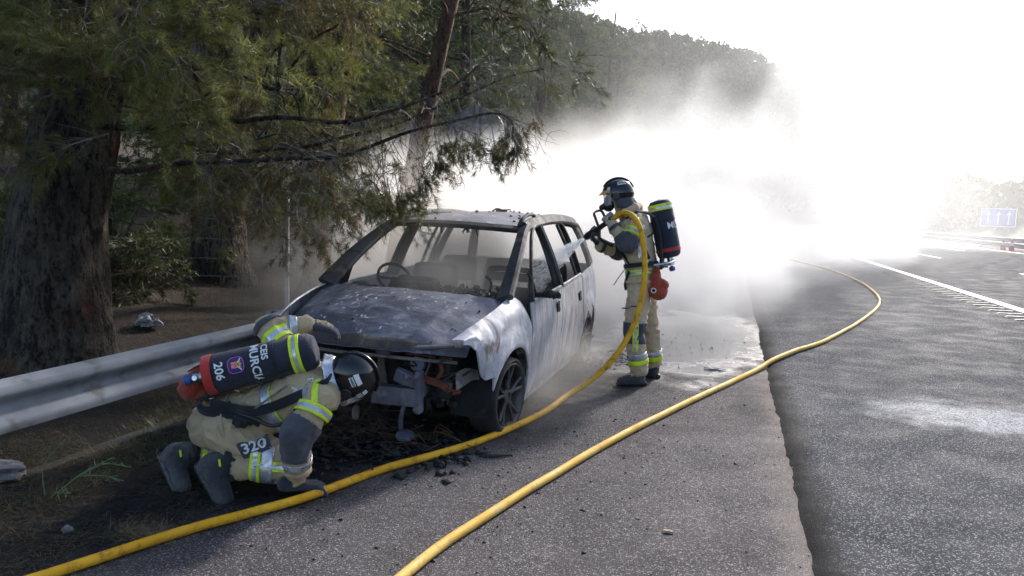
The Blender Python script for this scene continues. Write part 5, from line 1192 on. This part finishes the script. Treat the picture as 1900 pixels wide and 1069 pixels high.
band('cuff', bs, S['nel'], S['nwr'], .82, .98, [M_grey], sp_, .006, rows=(0,1), rmax=.13); band('cuff', bs, S['fel'], S['fwr'], .84, 1.0, [M_grey], sp_, .006, rows=(0,1), rmax=.13)
skin_patch('elbow_reinforcement', body2, lambda p: (lambda u, l: (u[0] < .11 and u[1] > .66 and u[1] < 1) or (l[0] < .10 and .0 < l[1] < .5) or (p-S['nel']).length < .105)(seg_dist(p, S['nsh'], S['nel']), seg_dist(p, S['nel'], S['nwr'])), M_grey, sp_)
band('elbow_reinforcement', bs, S['fel'], S['fwr'], .0, .4, [M_grey], sp_, .007, rows=(0,1), rmax=.12)
band('reflective_band', bs, S['nsh'], S['nel'], .34, .62, YSY, sp_, .009, rmax=.14)
band('knee_reinforcement', bs, S['nknee']+V(0,0,.10), S['nknee']+V(0,0,-.12), .05, .95, [M_grey], sp_, .006, rows=(0,1), rmax=.15, ang=None)
band('reflective_band', bs, S['nknee'], S['nank'], .52, .66, [M_silver], sp_, .007, rows=(0,1), rmax=.15); band('reflective_band', bs, S['nknee'], S['nank'], .68, .80, [M_yel], sp_, .008, rows=(0,1), rmax=.15)
band('reflective_band', bs, S['fknee'], S['fank'], .55, .68, [M_silver], sp_, .007, rows=(0,1), rmax=.15); band('reflective_band', bs, S['fknee'], S['fank'], .70, .84, [M_yel], sp_, .008, rows=(0,1), rmax=.15)
vs, fs = quad_grid(.055, .27, 8); q = S['nknee']+V(.035,-.15,-.04); project('reflective_strip', vs, fs, bs, q, V(1,.1,0), V(-.02,0,1), M_yel, sp_, .010); vs, fs = quad_grid(.02, .27, 8); project('reflective_strip', vs, fs, bs, q, V(1,.1,0), V(-.02,0,1), M_silver, sp_, .0115)
band('reflective_band', bs, S['pel']+V(.01,0,.04), wst, .20, .52, YSY, sp_, .008, rmax=.3); band('jacket_hem', bs, S['pel'], wst, .0, .14, [M_tan2], sp_, .012, rows=(0,1), rmax=.3)
band('waist_belt', bs, S['pel']+V(.01,0,.04), wst, .62, .86, [M_black], sp_, .013, rows=(0,1), rmax=.3)
vs, fs = quad_grid(.06, .30, 8); project('reflective_strip', vs, fs, bs, S['chest']+V(.10,-.3,-.08), V(1,.1,0), V(-.05,0,1), M_silver, sp_, .006)
vs, fs = quad_grid(.05, .10, 6); project('reflective_strip', vs, fs, bs, S['chest']+V(.06,-.3,.09), V(1,.1,0), V(-.3,0,1), M_yel, sp_, .008)
vs, fs = quad_grid(.09, .07, 6); project('shoulder_patch', vs, fs, bs, S['nsh']+V(-.03,-.1,.12), V(1,.1,.2), V(0,.6,.8), M_navy, sp_, .006)
for dx in (-.06,-.01): vs, fs = quad_grid(.022,.05,3); project('pocket_tab', vs, fs, bs, S['chest']+V(-.06+dx,-.3,-.16), V(1,.1,0), V(0,0,1), M_black, sp_, .008)
vs, fs = quad_grid(.16,.012,6); project('pocket_seam', vs, fs, bs, S['nhip']+V(-.02,-.3,-.17), V(1,.1,0), V(0,0,1), M_grey, sp_, .006)
har = thing_part('harness', sp_)
mb = MB(); q0 = S['pel']+V(.17,.03,.14); q1 = S['chest']+V(.185,.02,.12); mb.plate(lambda a, b: q0.lerp(q1, a)+V(.02*math.sin(PI*a), .13*(2*b-1)*(1-.25*a), 0), 10, 6, .025); mb.build('back_plate', M_black, har, smooth=50)
mb = MB(); mb.sweep_rect(catmull([S['chest']+V(.19,-.10,.14), S['nsh']+V(.06,.06,.105), S['nsh']+V(-.05,.07,.095), S['chest']+V(-.135,-.12,.02), S['chest']+V(-.12,-.16,-.14), S['pel']+V(-.08,-.17,.17)], 6), (.05,.014), V(.2,1,.2)); mb.build('shoulder_strap', M_black, har, smooth=40)
mb = MB(); mb.sweep_rect(catmull([S['chest']+V(.17,-.06,-.02), S['chest']+V(.10,-.17,-.10), S['pel']+V(.08,-.19,.24)], 6), (.04,.012), V(.6,.3,.8)); mb.build('side_strap', M_black, har, smooth=40)
mb = MB(); mb.sweep_rect(catmull([S['pel']+V(-.12,-.14,.16), S['pel']+V(-.19,-.15,.06), S['pel']+V(-.24,-.13,-.02)], 4), (.03,.006), V(0,1,0)); mb.sweep_rect(catmull([S['pel']+V(-.10,-.15,.12), S['pel']+V(-.13,-.16,.0), S['pel']+V(-.12,-.15,-.06)], 4), (.025,.006), V(1,.3,0)); mb.build('belt_ends', M_black, har)
mb = MB(); mb.tube([S['pel']+V(-.05,-.165,.215), S['pel']+V(.08,-.16,.215)], .016, 10); mb.build('pressure_gauge_hose', M_chrome, har, smooth=True)
mb = MB(); mb.tube(catmull([S['pel']+V(.12,-.16,.18), S['pel']+V(.24,-.08,.20), S['pel']+V(.29,.06,.22)], 5), .016, 8); mb.lathe([(0,0),(.03,0),(.03,.05),(0,.05)], S['pel']+V(.22,-.07,.16), (0,0,1), 12); mb.build('pressure_reducer', M_chrome, har, smooth=40)
# head: face mask and helmet
Uh = V(-.18,-.02,.98); Fh = V(-.93,-.22,-.18)
mb = MB()
fuse('face_mask', [(S['head']+V(-.07,-.01,-.03), S['head']+V(-.085,-.015,-.075), .065, .055), (S['head']+V(-.12,-.02,-.075), S['head']+V(-.15,-.025,-.09), .032, .028)], .008, M_rubber, sp_, 3)
e, pt = helmet(sp_, S['head']+V(.0,0,.035), Fh, Uh, 1.0, .085, M_grey)
helmet_label(e, pt, 1, 1.55, 2.25, .72, 1.0, M_white_lab, 'label'); helmet_text(e, pt, 'BOMBERO', .030, 1.9, .86, M_black, 1); helmet_label(e, pt, 1, .75, 1.0, 1.05, 1.3, M_white_lab, 'label')
fuse('collar', [(S['neck']+V(.08,-.05,.04), S['neck']+V(.10,.08,.05), .055, .055), (S['neck']+V(.02,-.09,.0), S['neck']+V(.09,-.06,.04), .05, .05)], .009, M_tan2, sp_, 4, .006, 20)
def sdet(t, ring, wrap, L):
    ring('reflective_band', L*.80, L*.91, [M_yel, M_silver, M_yel], (0,.25,.6,1)); ring('hem', L*.10, L*.16, [M_redband]); ring('strap', L*.62, L*.65, [M_black])
    vs, fs = text_mesh('MURCIA', .085, 3, .0015); wrap('lettering', vs, fs, L*.52, 1.5, M_white_lab); vs, fs = text_mesh('CEIS', .05, 3, .001); wrap('lettering', vs, fs, L*.70, 1.3, M_white_lab)
    mb = MB()
# valve end is the lower end
air_cylinder('navy air cylinder on the back of the standing firefighter', S['tank1'], S['tank0']+V(0,0,.03), .112, V(.25,-1,0), sdet)
ps = thing('pouch', 'dark red cloth pouch hanging at the standing firefighter\'s hip', 'pouch', S['pouch'], 'red pouches')
fuse('bag', [(S['pouch']+V(.03,-.02,-.10), S['pouch']+V(.0,-.02,.0), .085, .06), (S['pouch'], S['pouch']+V(-.0,-.0,.13), .055, .02), (S['pouch']+V(-.03,-.02,-.10), S['pouch']+V(.06,-.02,-.04), .06, .06)], .009, M_red, ps, 4, .008, 20)
mb = MB(); vs, fs = badge(.05,.05,.024); mb.add([S['pouch']+V(-.005+a, -.118, -.085+b) for a, b in vs], fs); mb.build('badge', M_white_lab, ps, world=True)
mb = MB(); vs, fs = badge(.03,.03,.014); mb.add([S['pouch']+V(-.005+a, -.120, -.085+b) for a, b in vs], fs); mb.build('badge_mark', M_black, ps, world=True)
# ------------------------------------------------------------------ hoses, nozzle, water
def hose_mat(name, c1, c2, c3):
    k = NM(name); p = k.pos(); c = k.mix(k.ramp(k.noise(p, 5, 5), .35, .65), c1, c2); c = k.mix(k.ramp(k.noise(p, 16, 6, .7), .50, .68, 0, .8), c, c3)
    return k.bsdf(c, k.ramp(k.noise(p, 9, 4), .3, .7, .55, .8), 0, k.bump(k.noise(p, 120, 4), .5, .004), .25)
M_hose = hose_mat('yellow_hose', (.60,.29,.010), (.70,.37,.02), (.22,.12,.02)); M_hose2 = hose_mat('dusty_yellow_hose', (.58,.33,.04), (.62,.42,.11), (.34,.24,.11))
def hose(name, label, pts, rad, mat):
    P = catmull(pts, 12); P = [p+V(.008*mnoise.noise(p*2.), .008*mnoise.noise(p*2.+V(4,0,0)), 0) for p in P]
    t = thing(name, label, 'hose', P[-1], 'yellow fire hoses'); mb = MB(); mb.tube(P, rad, 14); mb.build('tube', mat, t, smooth=60, world=True); return t, P
h1 = [(-1.05,6.575,1.548),(-.958,6.544,1.609),(-.849,6.469,1.577),(-.763,6.396,1.445),(-.711,6.313,1.212),(-.703,6.238,.981),(-.738,6.147,.73),(-.822,6.045,.505),(-.966,5.978,.295),(-1.13,5.93,.14),(-1.27,5.75,.055),(-1.35,5.30,.026),(-1.54,4.60,.026),(-1.74,4.14,.026),(-1.95,3.75,.026),(-2.14,3.24,.026),(-2.30,2.95,.026),(-2.45,2.70,.026),(-2.67,2.21,.026),(-2.95,1.5,.026),(-3.0,.6,.026)]
t, P = hose('fire_hose', 'bright yellow hose arching from the standing firefighter and crossing to the lower left', h1, .0245, M_hose)
q = P[0]; d = (P[0]-P[3]).normalized(); mb = MB(); mb.lathe([(.03,-.01),(.042,-.005),(.044,.03),(.038,.026),(.04,.06),(.03,.056)], q, d, 18); mb.build('coupling', M_chrome, t, smooth=40, world=True)
q = V(-2.03,3.60,.026); mb = MB(); mb.tube([q+V(-.01,-.03,0), q+V(.01,.03,0)], .026, 14); mb.tube(catmull([q+V(.0,-.0,.026), q+V(.05,.06,.05), q+V(.06,.09,.02)], 4), .006, 5); mb.build('strap', M_black, t, world=True)
h2 = [(-1.33,1.6,.026),(-1.32,2.2,.026),(-1.26,2.71,.026),(-1.19,3.13,.026),(-1.01,3.82,.026),(-.68,4.94,.026),(-.18,6.33,.026),(.30,7.6,.026),(.50,8.1,.06),(.75,8.7,.066),(1.21,9.72,.056),(2.01,12.04,.056),(2.72,14.66,.056),(3.03,17.12,.056),(3.14,19.9,.056),(2.98,23.86,.056),(2.4,28,.056),(1.4,34,.056)]
t, P = hose('fire_hose', 'pale yellow hose curving over the carriageway from bottom centre into the smoke', h2, .0245, M_hose2)
q = V(2.80,15.0,.056); mb = MB(); mb.tube([q+V(-.02,-.08,0), q+V(.02,.08,0)], .03, 12); mb.build('coupling', M_black, t, smooth=40, world=True)

# nozzle between the hands of the standing firefighter
nh, fh = S['nhand'], S['fhand']; ax = (fh-nh).normalized(); n0 = nh+V(.02,.0,-.005); nb0 = fh+V(-.01,.0,.02); ax = (nb0-n0).normalized(); L = (nb0-n0).length
t = thing('hose_nozzle', 'black fire hose nozzle with loop handle held by the standing firefighter', 'nozzle', n0)
mb = MB(); mb.lathe([(.0,-.04),(.03,-.04),(.034,0),(.028,.02),(.03,.06),(.024,.08),(.026,L-.06),(.034,L-.04),(.036,L+.05),(.03,L+.08),(.024,L+.085),(.0,L+.06)], n0, ax, 18); mb.build('barrel', M_rubber, t, smooth=40, world=True)
c = n0+ax*L*.45; up_ = (V(0,0,1)-ax*ax.z).normalized(); sd_ = ax.cross(up_)
mb = MB(); mb.sweep_rect(catmull([c+sd_*.035-ax*.03, c+sd_*.04+up_*.09-ax*.04, c+up_*.15-ax*.035+sd_*.02, c+up_*.15+ax*.015-sd_*.02, c-sd_*.04+up_*.09, c-sd_*.035], 5), (.026,.016), ax); mb.build('loop_handle', M_rubber, t, smooth=40, world=True)
mb = MB(); mb.sweep_rect(catmull([c+ax*.03, c-up_*.07+ax*.06, c-up_*.13+ax*.03, c-up_*.2-ax*.02+V(.04,0,0)], 5), (.035,.03), ax); mb.build('pistol_grip', M_rubber, t, smooth=40, world=True)
# the jet: a fan of drops and streaks
tip = n0+ax*(L+.09); tgt = V(-1.80,6.62,1.02); jd = (tgt-tip); JL = jd.length*1.35; jd.normalize(); rs = np.random.RandomState(4); n = 5200
s_ = rs.uniform(0, 1, n)**.75; u_ = jd.orthogonal().normalized(); v_ = jd.cross(u_); rr = (.012+.20*s_)*np.sqrt(rs.uniform(0,1,n)); an = rs.uniform(0, 2*PI, n)
J, U_, V_ = (np.array(q_) for q_ in (jd, u_, v_))
Pn = np.array(tip)+J*(s_*JL)[:, None]+U_*(rr*np.cos(an))[:, None]+V_*(rr*np.sin(an))[:, None]; Pn[:, 2] -= .10*s_**2
D = J+U_*(rr*np.cos(an)*1.2)[:, None]+V_*(rr*np.sin(an)*1.2)[:, None]; ln = rs.uniform(.015,.06,n)[:, None]; wv = rs.normal(size=(n,3)); wv = np.cross(D, wv); wv /= np.linalg.norm(wv, axis=1, keepdims=True); ww = rs.uniform(.0008,.0022,n)[:, None]
vs_ = np.stack([Pn-wv*ww, Pn+wv*ww, Pn+D*ln], 1).reshape(-1,3)
k = NM('water_spray'); b_ = k.n('ShaderNodeBsdfPrincipled'); b_.inputs['Base Color'].default_value = (.85,.87,.9,1); b_.inputs['Roughness'].default_value = .3; tr_ = k.n('ShaderNodeBsdfTranslucent'); tr_.inputs[0].default_value = (.85,.87,.9,1); mx = k.n('ShaderNodeMixShader'); mx.inputs[0].default_value = .5; k.l(b_.outputs[0], mx.inputs[1]); k.l(tr_.outputs[0], mx.inputs[2]); k.l(mx.outputs[0], k.out.inputs[0])
o = big_mesh('water_spray', vs_, np.arange(n*3).reshape(-1,3), k.m); tag(o, 'white water jet fanning from the nozzle into the car window', 'water spray', kind='stuff')

# ------------------------------------------------------------------ small things on the ground
def chip_cloud(name, label, pts, sizes, mat, cat, rs, flat=.6):
    n = len(pts); base = np.array([(1,0,0),(-.5,.8,0),(-.6,-.75,0),(.1,.05,.75),(.0,.0,-.5)], float); F = np.array([(0,1,3),(1,2,3),(2,0,3),(1,0,4),(2,1,4),(0,2,4)])
    a = rs.uniform(0, 2*PI, n); ca, sa = np.cos(a), np.sin(a); J = base[None]*(1+rs.uniform(-.35,.35,(n,5,1))); x = J[:,:,0]*ca[:,None]-J[:,:,1]*sa[:,None]; y = J[:,:,0]*sa[:,None]+J[:,:,1]*ca[:,None]; z = J[:,:,2]*flat
    Vv = np.stack([x,y,z],2)*sizes[:,None,None]+pts[:,None,:]; T = (F[None]+np.arange(n)[:,None,None]*5).reshape(-1,3)
    o = big_mesh(name, Vv.reshape(-1,3), T, mat); return tag(o, label, cat, kind='stuff')
rs = np.random.RandomState(8)
def scatter(n, x0, x1, y0, y1, dens, z=.003):
    out = []
    while len(out) < n:
        x, y = rs.uniform(x0, x1), rs.uniform(y0, y1)
        if rs.random_sample() < dens(x, y): out.append((x, y, z))
    return np.array(out)
P_ = scatter(1500, -2.6, .45, 1.9, 10, lambda x, y: .15+.85*smooth01((mnoise.noise((x*1.6, y*1.6, 0))+.25)*1.6)*smooth01((.6-x)/2))
chip_cloud('cinders', 'black cinders and grit strewn over the hard shoulder', P_, rs.gamma(2., .0026, len(P_))+.002, M_char, 'debris', rs)
M_pebble = pmat('pebbles', (.16,.15,.14), (.30,.28,.25), 60, .8)
P_ = scatter(1500, -2.6, 3.2, 1.9, 10, lambda x, y: .5); P_[:, 2] = np.where(P_[:, 0] > .5, .031, .003)
chip_cloud('grit', 'pale grit and small stones scattered over the asphalt', P_, rs.gamma(2., .0018, len(P_))+.002, M_pebble, 'gravel', rs)
P_ = scatter(900, -3.1, -1.5, 3.7, 5.0, lambda x, y: math.exp(-((x+2.2)/.55)**2-((y-4.2)/.35)**2)); P_[:, 2] = rs.uniform(.0, .07, len(P_))*np.exp(-((P_[:,0]+2.2)/.4)**2-((P_[:,1]-4.25)/.3)**2)+.006
chip_cloud('burnt_rubble', 'black heap of burnt rubble below the front of the car', P_, rs.gamma(2., .008, len(P_))+.006, M_char, 'debris', rs)
P_ = scatter(260, -1.5, -.9, 7.2, 8.4, lambda x, y: math.exp(-((x+1.25)/.18)**2-((y-7.7)/.35)**2)); chip_cloud('wet_rubble', 'wet grey rubble beside the rear wheel of the car', P_, rs.gamma(2., .011, len(P_))+.008, M_ashgrey, 'debris', rs)
mb = MB()
for i in range(60):
    p = V(rs.uniform(-2.7,-1.8), rs.uniform(3.95,4.5), .02); mb.tube(catmull([p, p+V(rs.normal(0,.08), rs.normal(0,.06), rs.uniform(.02,.12)), p+V(rs.normal(0,.14), rs.normal(0,.08), rs.uniform(0,.08))], 4), rs.uniform(.002,.004), 4)
o = mb.build('burnt_wires', pmat('burnt_copper', (.12,.06,.026), (.05,.04,.026), 30, .7, .4)); tag(o, 'tangle of bare burnt wires hanging under the car front', 'wires', kind='stuff')
# needle litter and dry grass on the verge
M_litter = needle_mat('needle_litter', (.05,.035,.02), (.13,.09,.045), (.26,.20,.10), .15); M_grass = needle_mat('verge_grass', (.10,.075,.026), (.09,.09,.026), (.16,.16,.06), .3)
def blades(name, label, pts, ln, w_, up, mat, cat, tint=(0,1)):
    n = len(pts); a = rs.uniform(0, 2*PI, n); el = rs.uniform(*up, n); d = np.stack([np.cos(a)*np.cos(el), np.sin(a)*np.cos(el), np.sin(el)], 1); sd = np.stack([-np.sin(a), np.cos(a), np.zeros(n)], 1)
    L_ = rs.uniform(.5,1.2,n)[:,None]*ln; vs = np.stack([pts-sd*w_/2, pts+sd*w_/2, pts+d*L_], 1).reshape(-1,3); tt = np.repeat(rs.uniform(*tint, n), 3)
    o = big_mesh(name, vs, np.arange(n*3).reshape(-1,3), mat, None, tt); return tag(o, label, cat, kind='stuff')
def zfix(P, dz=0): P[:, 2] = [max(.004 if x > -3.85 else ground_z(x, y)+.02, 0)+dz for x, y, _ in P]; return P
P_ = zfix(scatter(15000, -4.4, -2.2, 1.4, 3.6, lambda x, y: max(0., min(1., (-2.45-.4*(2.7-y)*-1-x)*.9+.1+.9*mnoise.noise((x*2.5, y*2.5, 3))))), .003)
blades('needle_litter', 'brown pine needle litter on the ground left of the hose', P_, .085, .0022, (0,.28), M_litter, 'pine needles', (0,.8))
P_ = zfix(scatter(26000, -9.5, -3.55, 2.2, 12, lambda x, y: .25+.75*smooth01(mnoise.noise((x*1.2, y*1.2, 8))*2+.3))); blades('dry_grass', 'short dry grass and needles on the slope behind the guardrail', P_, .075, .0035, (.0,.9), M_grass, 'grass', (0,.55))
P_ = zfix(scatter(5000, -4.2, -3.35, 1.6, 5.5, lambda x, y: smooth01(mnoise.noise((x*3, y*1.5, 5))*2+.5))); blades('verge_grass', 'matted dry grass below the guardrail', P_, .09, .003, (.05,.9), M_grass, 'grass', (0,.8))
c = np.array((-2.60,2.62,.01)); P_ = c+rs.normal(0,1,(420,3))*np.array((.09,.05,.012)); P_[:,2] = np.abs(P_[:,2]); blades('straw_clump', 'small tuft of reddish dry straw beside the yellow hose at lower left', P_, .10, .0022, (.0,.7), M_litter, 'straw', (.5,1))
# a green weed on the edge of the shoulder
t = thing('weed', 'thin green weed with bent stalks on the dark verge at lower left', 'weed', (-3.42, 2.86, 0))
M_stalk = pmat('green_stalk', (.09,.13,.045), (.14,.17,.07), 20, .6)
for i, (a, b, c_) in enumerate((((-3.50,2.83,.0),(-3.52,2.85,.16),(-3.44,2.92,.30)),((-3.45,2.82,.0),(-3.33,2.92,.12),(-3.20,3.0,.20)),((-3.34,2.92,.11),(-3.22,2.97,.17),(-3.10,3.02,.15)),((-3.34,2.9,.11),(-3.2,2.93,.12),(-3.08,2.95,.10)),((-3.42,2.84,.02),(-3.36,2.78,.06),(-3.28,2.80,.06)))):
    mb = MB(); mb.tube(catmull([a, b, c_], 5), .003, 5)
    for j in range(7):
        p = Vector(b).lerp(Vector(c_), j/7); d = V(R.gauss(.3,.5), R.gauss(0,.5), R.gauss(.2,.4)).normalized(); mb.tube([p, p+d*.02, p+d*.045], [.0012,.0028,.0006], 4)
    mb.build('stalk', M_stalk, t, world=True)
# rocks, rags and paper
def lump(name, label, cat, c, dim, mat, seed, amp=.35, group=None):
    bm = bmesh.new(); bmesh.ops.create_icosphere(bm, subdivisions=3, radius=1)
    for v in bm.verts:
        q = v.co.copy(); f = 1+amp*mnoise.noise(q*1.8+V(seed,0,0))+amp*.5*mnoise.noise(q*4+V(0,seed,0)); v.co = Vector((q.x*dim[0], q.y*dim[1], max(-.3, q.z)*dim[2]))*f
    me = bpy.data.meshes.new(name); bm.to_mesh(me); bm.free(); me.materials.append(mat); o = bpy.data.objects.new(name, me); COL.objects.link(o); o.location = c; return tag(o, label, cat, group)
M_rock = pmat('pale_rock', (.17,.165,.165), (.10,.095,.095), 9, .9, 0, .8, 30, .02)
lump('rock', 'pale broken rock at the left edge below the guardrail', 'rock', (-3.98,2.95,.03), (.16,.11,.06), M_rock, 2.)
lump('rock', 'small grey stone lying on the dark verge left of the hose', 'rock', (-3.02,2.55,.008), (.026,.022,.018), M_rock, 5.)
M_paper = pmat('dirty_paper', (.30,.30,.31), (.17,.17,.17), 30, .8, 0, .6, 50)
lump('paper', 'flattened white litter on the shoulder right of the standing firefighter', 'litter', (-.10,7.63,.012), (.085,.055,.012), M_paper, 7., .7)
lump('paper', 'crumpled white litter at the foot of the thick pine', 'litter', (-5.9,6.05,ground_z(-5.9,6.05)+.06), (.12,.1,.09), M_paper, 9., .7)
lump('wood_chip', 'tan chip of wood lying alone on the shoulder in the foreground', 'wood chip', (-.23,3.52,.008), (.03,.012,.007), pmat('tan_wood', (.42,.33,.22), (.3,.22,.14), 30, .8), 3.)
mb = MB(); mb.tube(catmull([(-1.5,4.25,.006),(-1.40,4.27,.012),(-1.3,4.33,.008)], 4), [.006,.012,.014,.014,.012,.010,.008,.006,.004], 6); o = mb.build('charred_stick', M_char); tag(o, 'charred strip lying on the asphalt between the two hoses', 'debris')
# ------------------------------------------------------------------ cones at the foot of the far guardrail
M_cone = pmat('cone_red', (.55,.05,.03), None, 5, .5); M_conew = pmat('cone_white', (.75,.75,.75), None, 5, .5)
for x, y, lab in ((15.35, 48.6, 'small red and white traffic cone at the foot of the far guardrail'), (15.3, 47.1, 'red and white traffic cone nearest the right picture edge')):
    t = thing('traffic_cone', lab, 'traffic cone', (x, y, .03), 'cones by the far guardrail')
    mb = MB(); mb.box((0,0,.02), (.38,.38,.04)); mb.build('base', M_cone, t, bevel=.01)
    mb = MB(); mb.lathe([(.15,.04),(.105,.30),(.072,.48),(.03,.70),(.0,.71)], (0,0,0), (0,0,1), 20); mb.build('cone', M_cone, t, smooth=40)
    mb = MB(); mb.lathe([(.108,.30),(.110,.30),(.077,.48),(.074,.48)], (0,0,0), (0,0,1), 20, close=True); mb.build('white_band', M_conew, t, smooth=40)
# ------------------------------------------------------------------ smoke (real scattering volumes on voxel grids, lit by the sun and the sky)
class GN(NM):
    def __init__(s, name):
        s.t = bpy.data.node_groups.new(name, 'GeometryNodeTree'); s.t.interface.new_socket('Geometry', in_out='OUTPUT', socket_type='NodeSocketGeometry'); s.out = s.n('NodeGroupOutput')
    def pos(s): return s.n('GeometryNodeInputPosition').outputs[0]
    def mapping(s, vec, scale=(1,1,1)):
        m = s.n('ShaderNodeVectorMath', operation='MULTIPLY'); s.l(vec, m.inputs[0]); m.inputs[1].default_value = scale; return m.outputs[0]

def smoke_object(label, lo, hi, voxel, build, color, g, step):
    m = NM('smoke_air'); v = m.n('ShaderNodeVolumePrincipled'); v.inputs['Color'].default_value = (*color, 1); v.inputs['Anisotropy'].default_value = g
    at = m.n('ShaderNodeAttribute', attribute_name='density'); m.l(at.outputs['Fac'], v.inputs['Density']); v.inputs['Density Attribute'].default_value = ''
    m.l(v.outputs[0], m.out.inputs['Volume']); m.m.cycles.volume_step_rate = step
    k = GN('smoke_field'); d = build(k, k.pos())
    vc = k.n('GeometryNodeVolumeCube'); k.l(d, vc.inputs['Density']); vc.inputs['Min'].default_value = lo; vc.inputs['Max'].default_value = hi
    for i, ax in enumerate('XYZ'): vc.inputs['Resolution '+ax].default_value = max(2, int((hi[i]-lo[i])/voxel))
    sm = k.n('GeometryNodeSetMaterial'); k.l(vc.outputs[0], sm.inputs[0]); sm.inputs['Material'].default_value = m.m; k.l(sm.outputs[0], k.out.inputs[0])
    mb = MB(); mb.box([(a+b)/2 for a, b in zip(lo, hi)], [b-a for a, b in zip(lo, hi)]); o = mb.build('smoke', m.m)
    md = o.modifiers.new('smoke', 'NODES'); md.node_group = k.t
    return tag(o, label, 'smoke', 'smoke from the burnt car', 'stuff')

def bank(k, p):
    s = k.sep(p); X, Y, Z = s[0], s[1], s[2]
    n1 = k.noise(k.mapping(p, (1,1,1.15)), .46, 4, .5, .35); n2 = k.noise(p, .11, 2, .5)
    wob = k.math('ADD', k.math('MULTIPLY', k.math('SUBTRACT', n1, .5), 4.6), k.math('MULTIPLY', k.math('SUBTRACT', n2, .5), 2.0))
    yf = k.math('ADD', 8.6, k.math('MULTIPLY', k.math('MAXIMUM', k.math('ADD', X, 1.2), 0), 2.6))
    h = k.math('ADD', k.math('ADD', k.math('ADD', 1.4, k.math('MULTIPLY', k.math('SUBTRACT', Y, 13), .12)), k.math('MULTIPLY', k.math('ADD', X, 6), .42)), k.ramp(X, .3, 3.2, 0, 8))
    sd = k.math('MINIMUM', k.math('SUBTRACT', Y, yf), k.math('SUBTRACT', h, Z))
    sd = k.math('MINIMUM', sd, k.math('ADD', k.math('MULTIPLY', X, .9), 5.4))
    sd = k.math('MINIMUM', sd, k.math('SUBTRACT', 8.5, X))
    sd = k.math('MINIMUM', sd, k.math('SUBTRACT', k.math('ADD', yf, 9.5), Y))
    core = k.ramp(k.math('ADD', sd, wob), -.1, .9)
    rag = k.ramp(n1, .36, .58, .15, 1)
    d = k.math('MULTIPLY', k.math('MULTIPLY', core, rag), k.ramp(X, -3.0, 1.8, .27, .09))
    # the thick part that leaves the cabin and the tail of the car
    n3 = k.noise(p, .7, 4, .5, .4)
    vd = k.n('ShaderNodeVectorMath', operation='DISTANCE'); k.l(k.mapping(p, (1/4.2, 1/3.2, 1/2.2)), vd.inputs[0]); vd.inputs[1].default_value = (-3.1/4.2, 10.9/3.2, .7/2.2)
    puff = k.ramp(k.math('ADD', vd.outputs['Value'], k.math('MULTIPLY', k.math('SUBTRACT', n3, .5), 2.2)), .72, .98, 1.0, 0)
    d = k.math('MAXIMUM', d, k.math('MULTIPLY', puff, k.ramp(n3, .36, .58, .15, 1)))
    thin = k.math('MULTIPLY', k.math('MULTIPLY', k.ramp(k.math('ADD', sd, wob), -9, 1), .011), k.ramp(X, -4.5, -.5, .06, 1))
    e = k.ramp(k.math('MINIMUM', k.math('SUBTRACT', 40, Y), k.math('MINIMUM', k.math('SUBTRACT', 13.5, Z), k.math('MINIMUM', k.math('SUBTRACT', 13, X), k.math('ADD', X, 10)))), 0, 3)
    return k.math('MULTIPLY', k.math('ADD', d, thin), e)

def near(k, p):
    s = k.sep(p); X, Y, Z = s[0], s[1], s[2]
    n1 = k.noise(p, 1.1, 5, .55, .4)
    def blob(c, r_, a):
        v = k.n('ShaderNodeVectorMath', operation='DISTANCE'); k.l(k.mapping(p, tuple(1/q for q in r_)), v.inputs[0]); v.inputs[1].default_value = tuple(q/w_ for q, w_ in zip(c, r_))
        return k.math('MULTIPLY', k.ramp(v.outputs['Value'], .25, 1.0, 1, 0), a)
    d = blob((-2.4, 6.5, 1.0), (.95, 1.7, .75), 1.5)
    d = k.math('ADD', d, blob((-4.0, 6.7, .6), (1.1, 1.8, 1.1), .22)); d = k.math('ADD', d, blob((-2.3, 5.0, 1.08), (.8, .6, .28), .3))
    d = k.math('ADD', d, blob((-1.38, 6.3, .08), (.55, 2.2, .5), .6))
    d = k.math('ADD', d, blob((-3.5, 7.6, 1.2), (1.2, 2.0, 1.5), .7))
    d = k.math('ADD', d, blob((-1.9, 8.7, 1.2), (1.6, 1.3, 1.9), .9))
    d = k.math('ADD', d, blob((-2.5, 4.1, .35), (1.0, .7, .5), .06))
    return k.math('MULTIPLY', d, k.ramp(n1, .33, .68, .05, 1.3))
smoke_object('thick white smoke bank drifting across the road behind the car', (-10.2, 8.8, .02), (13.2, 40, 13.6), .18, bank, (.965,.96,.955), .45, 4.0)
smoke_object('thin brownish smoke curling in and beside the burnt car', (-5.2, 3.3, .04), (.2, 8.75, 3.0), .06, near, (.92,.87,.815), .35, 4.0)
def drift(k, p):
    s = k.sep(p); n1 = k.noise(p, .09, 4, .55)
    e = k.ramp(k.math('MINIMUM', k.math('SUBTRACT', 57, s[1]), k.math('MINIMUM', k.math('SUBTRACT', s[1], 40), k.math('MINIMUM', k.math('SUBTRACT', s[0], 8), k.math('MINIMUM', k.math('SUBTRACT', 34, s[0]), k.math('SUBTRACT', 16, s[2]))))), 0, 6)
    return k.math('MULTIPLY', k.math('MULTIPLY', e, k.ramp(n1, .3, .65, .5, 1)), k.ramp(s[0], 8, 22, .045, .019))
smoke_object('thin sunlit smoke drifting over the far carriageway', (8, 40.2, .05), (34, 57, 16), 1.0, drift, (.97,.965,.96), .5, 1.5)
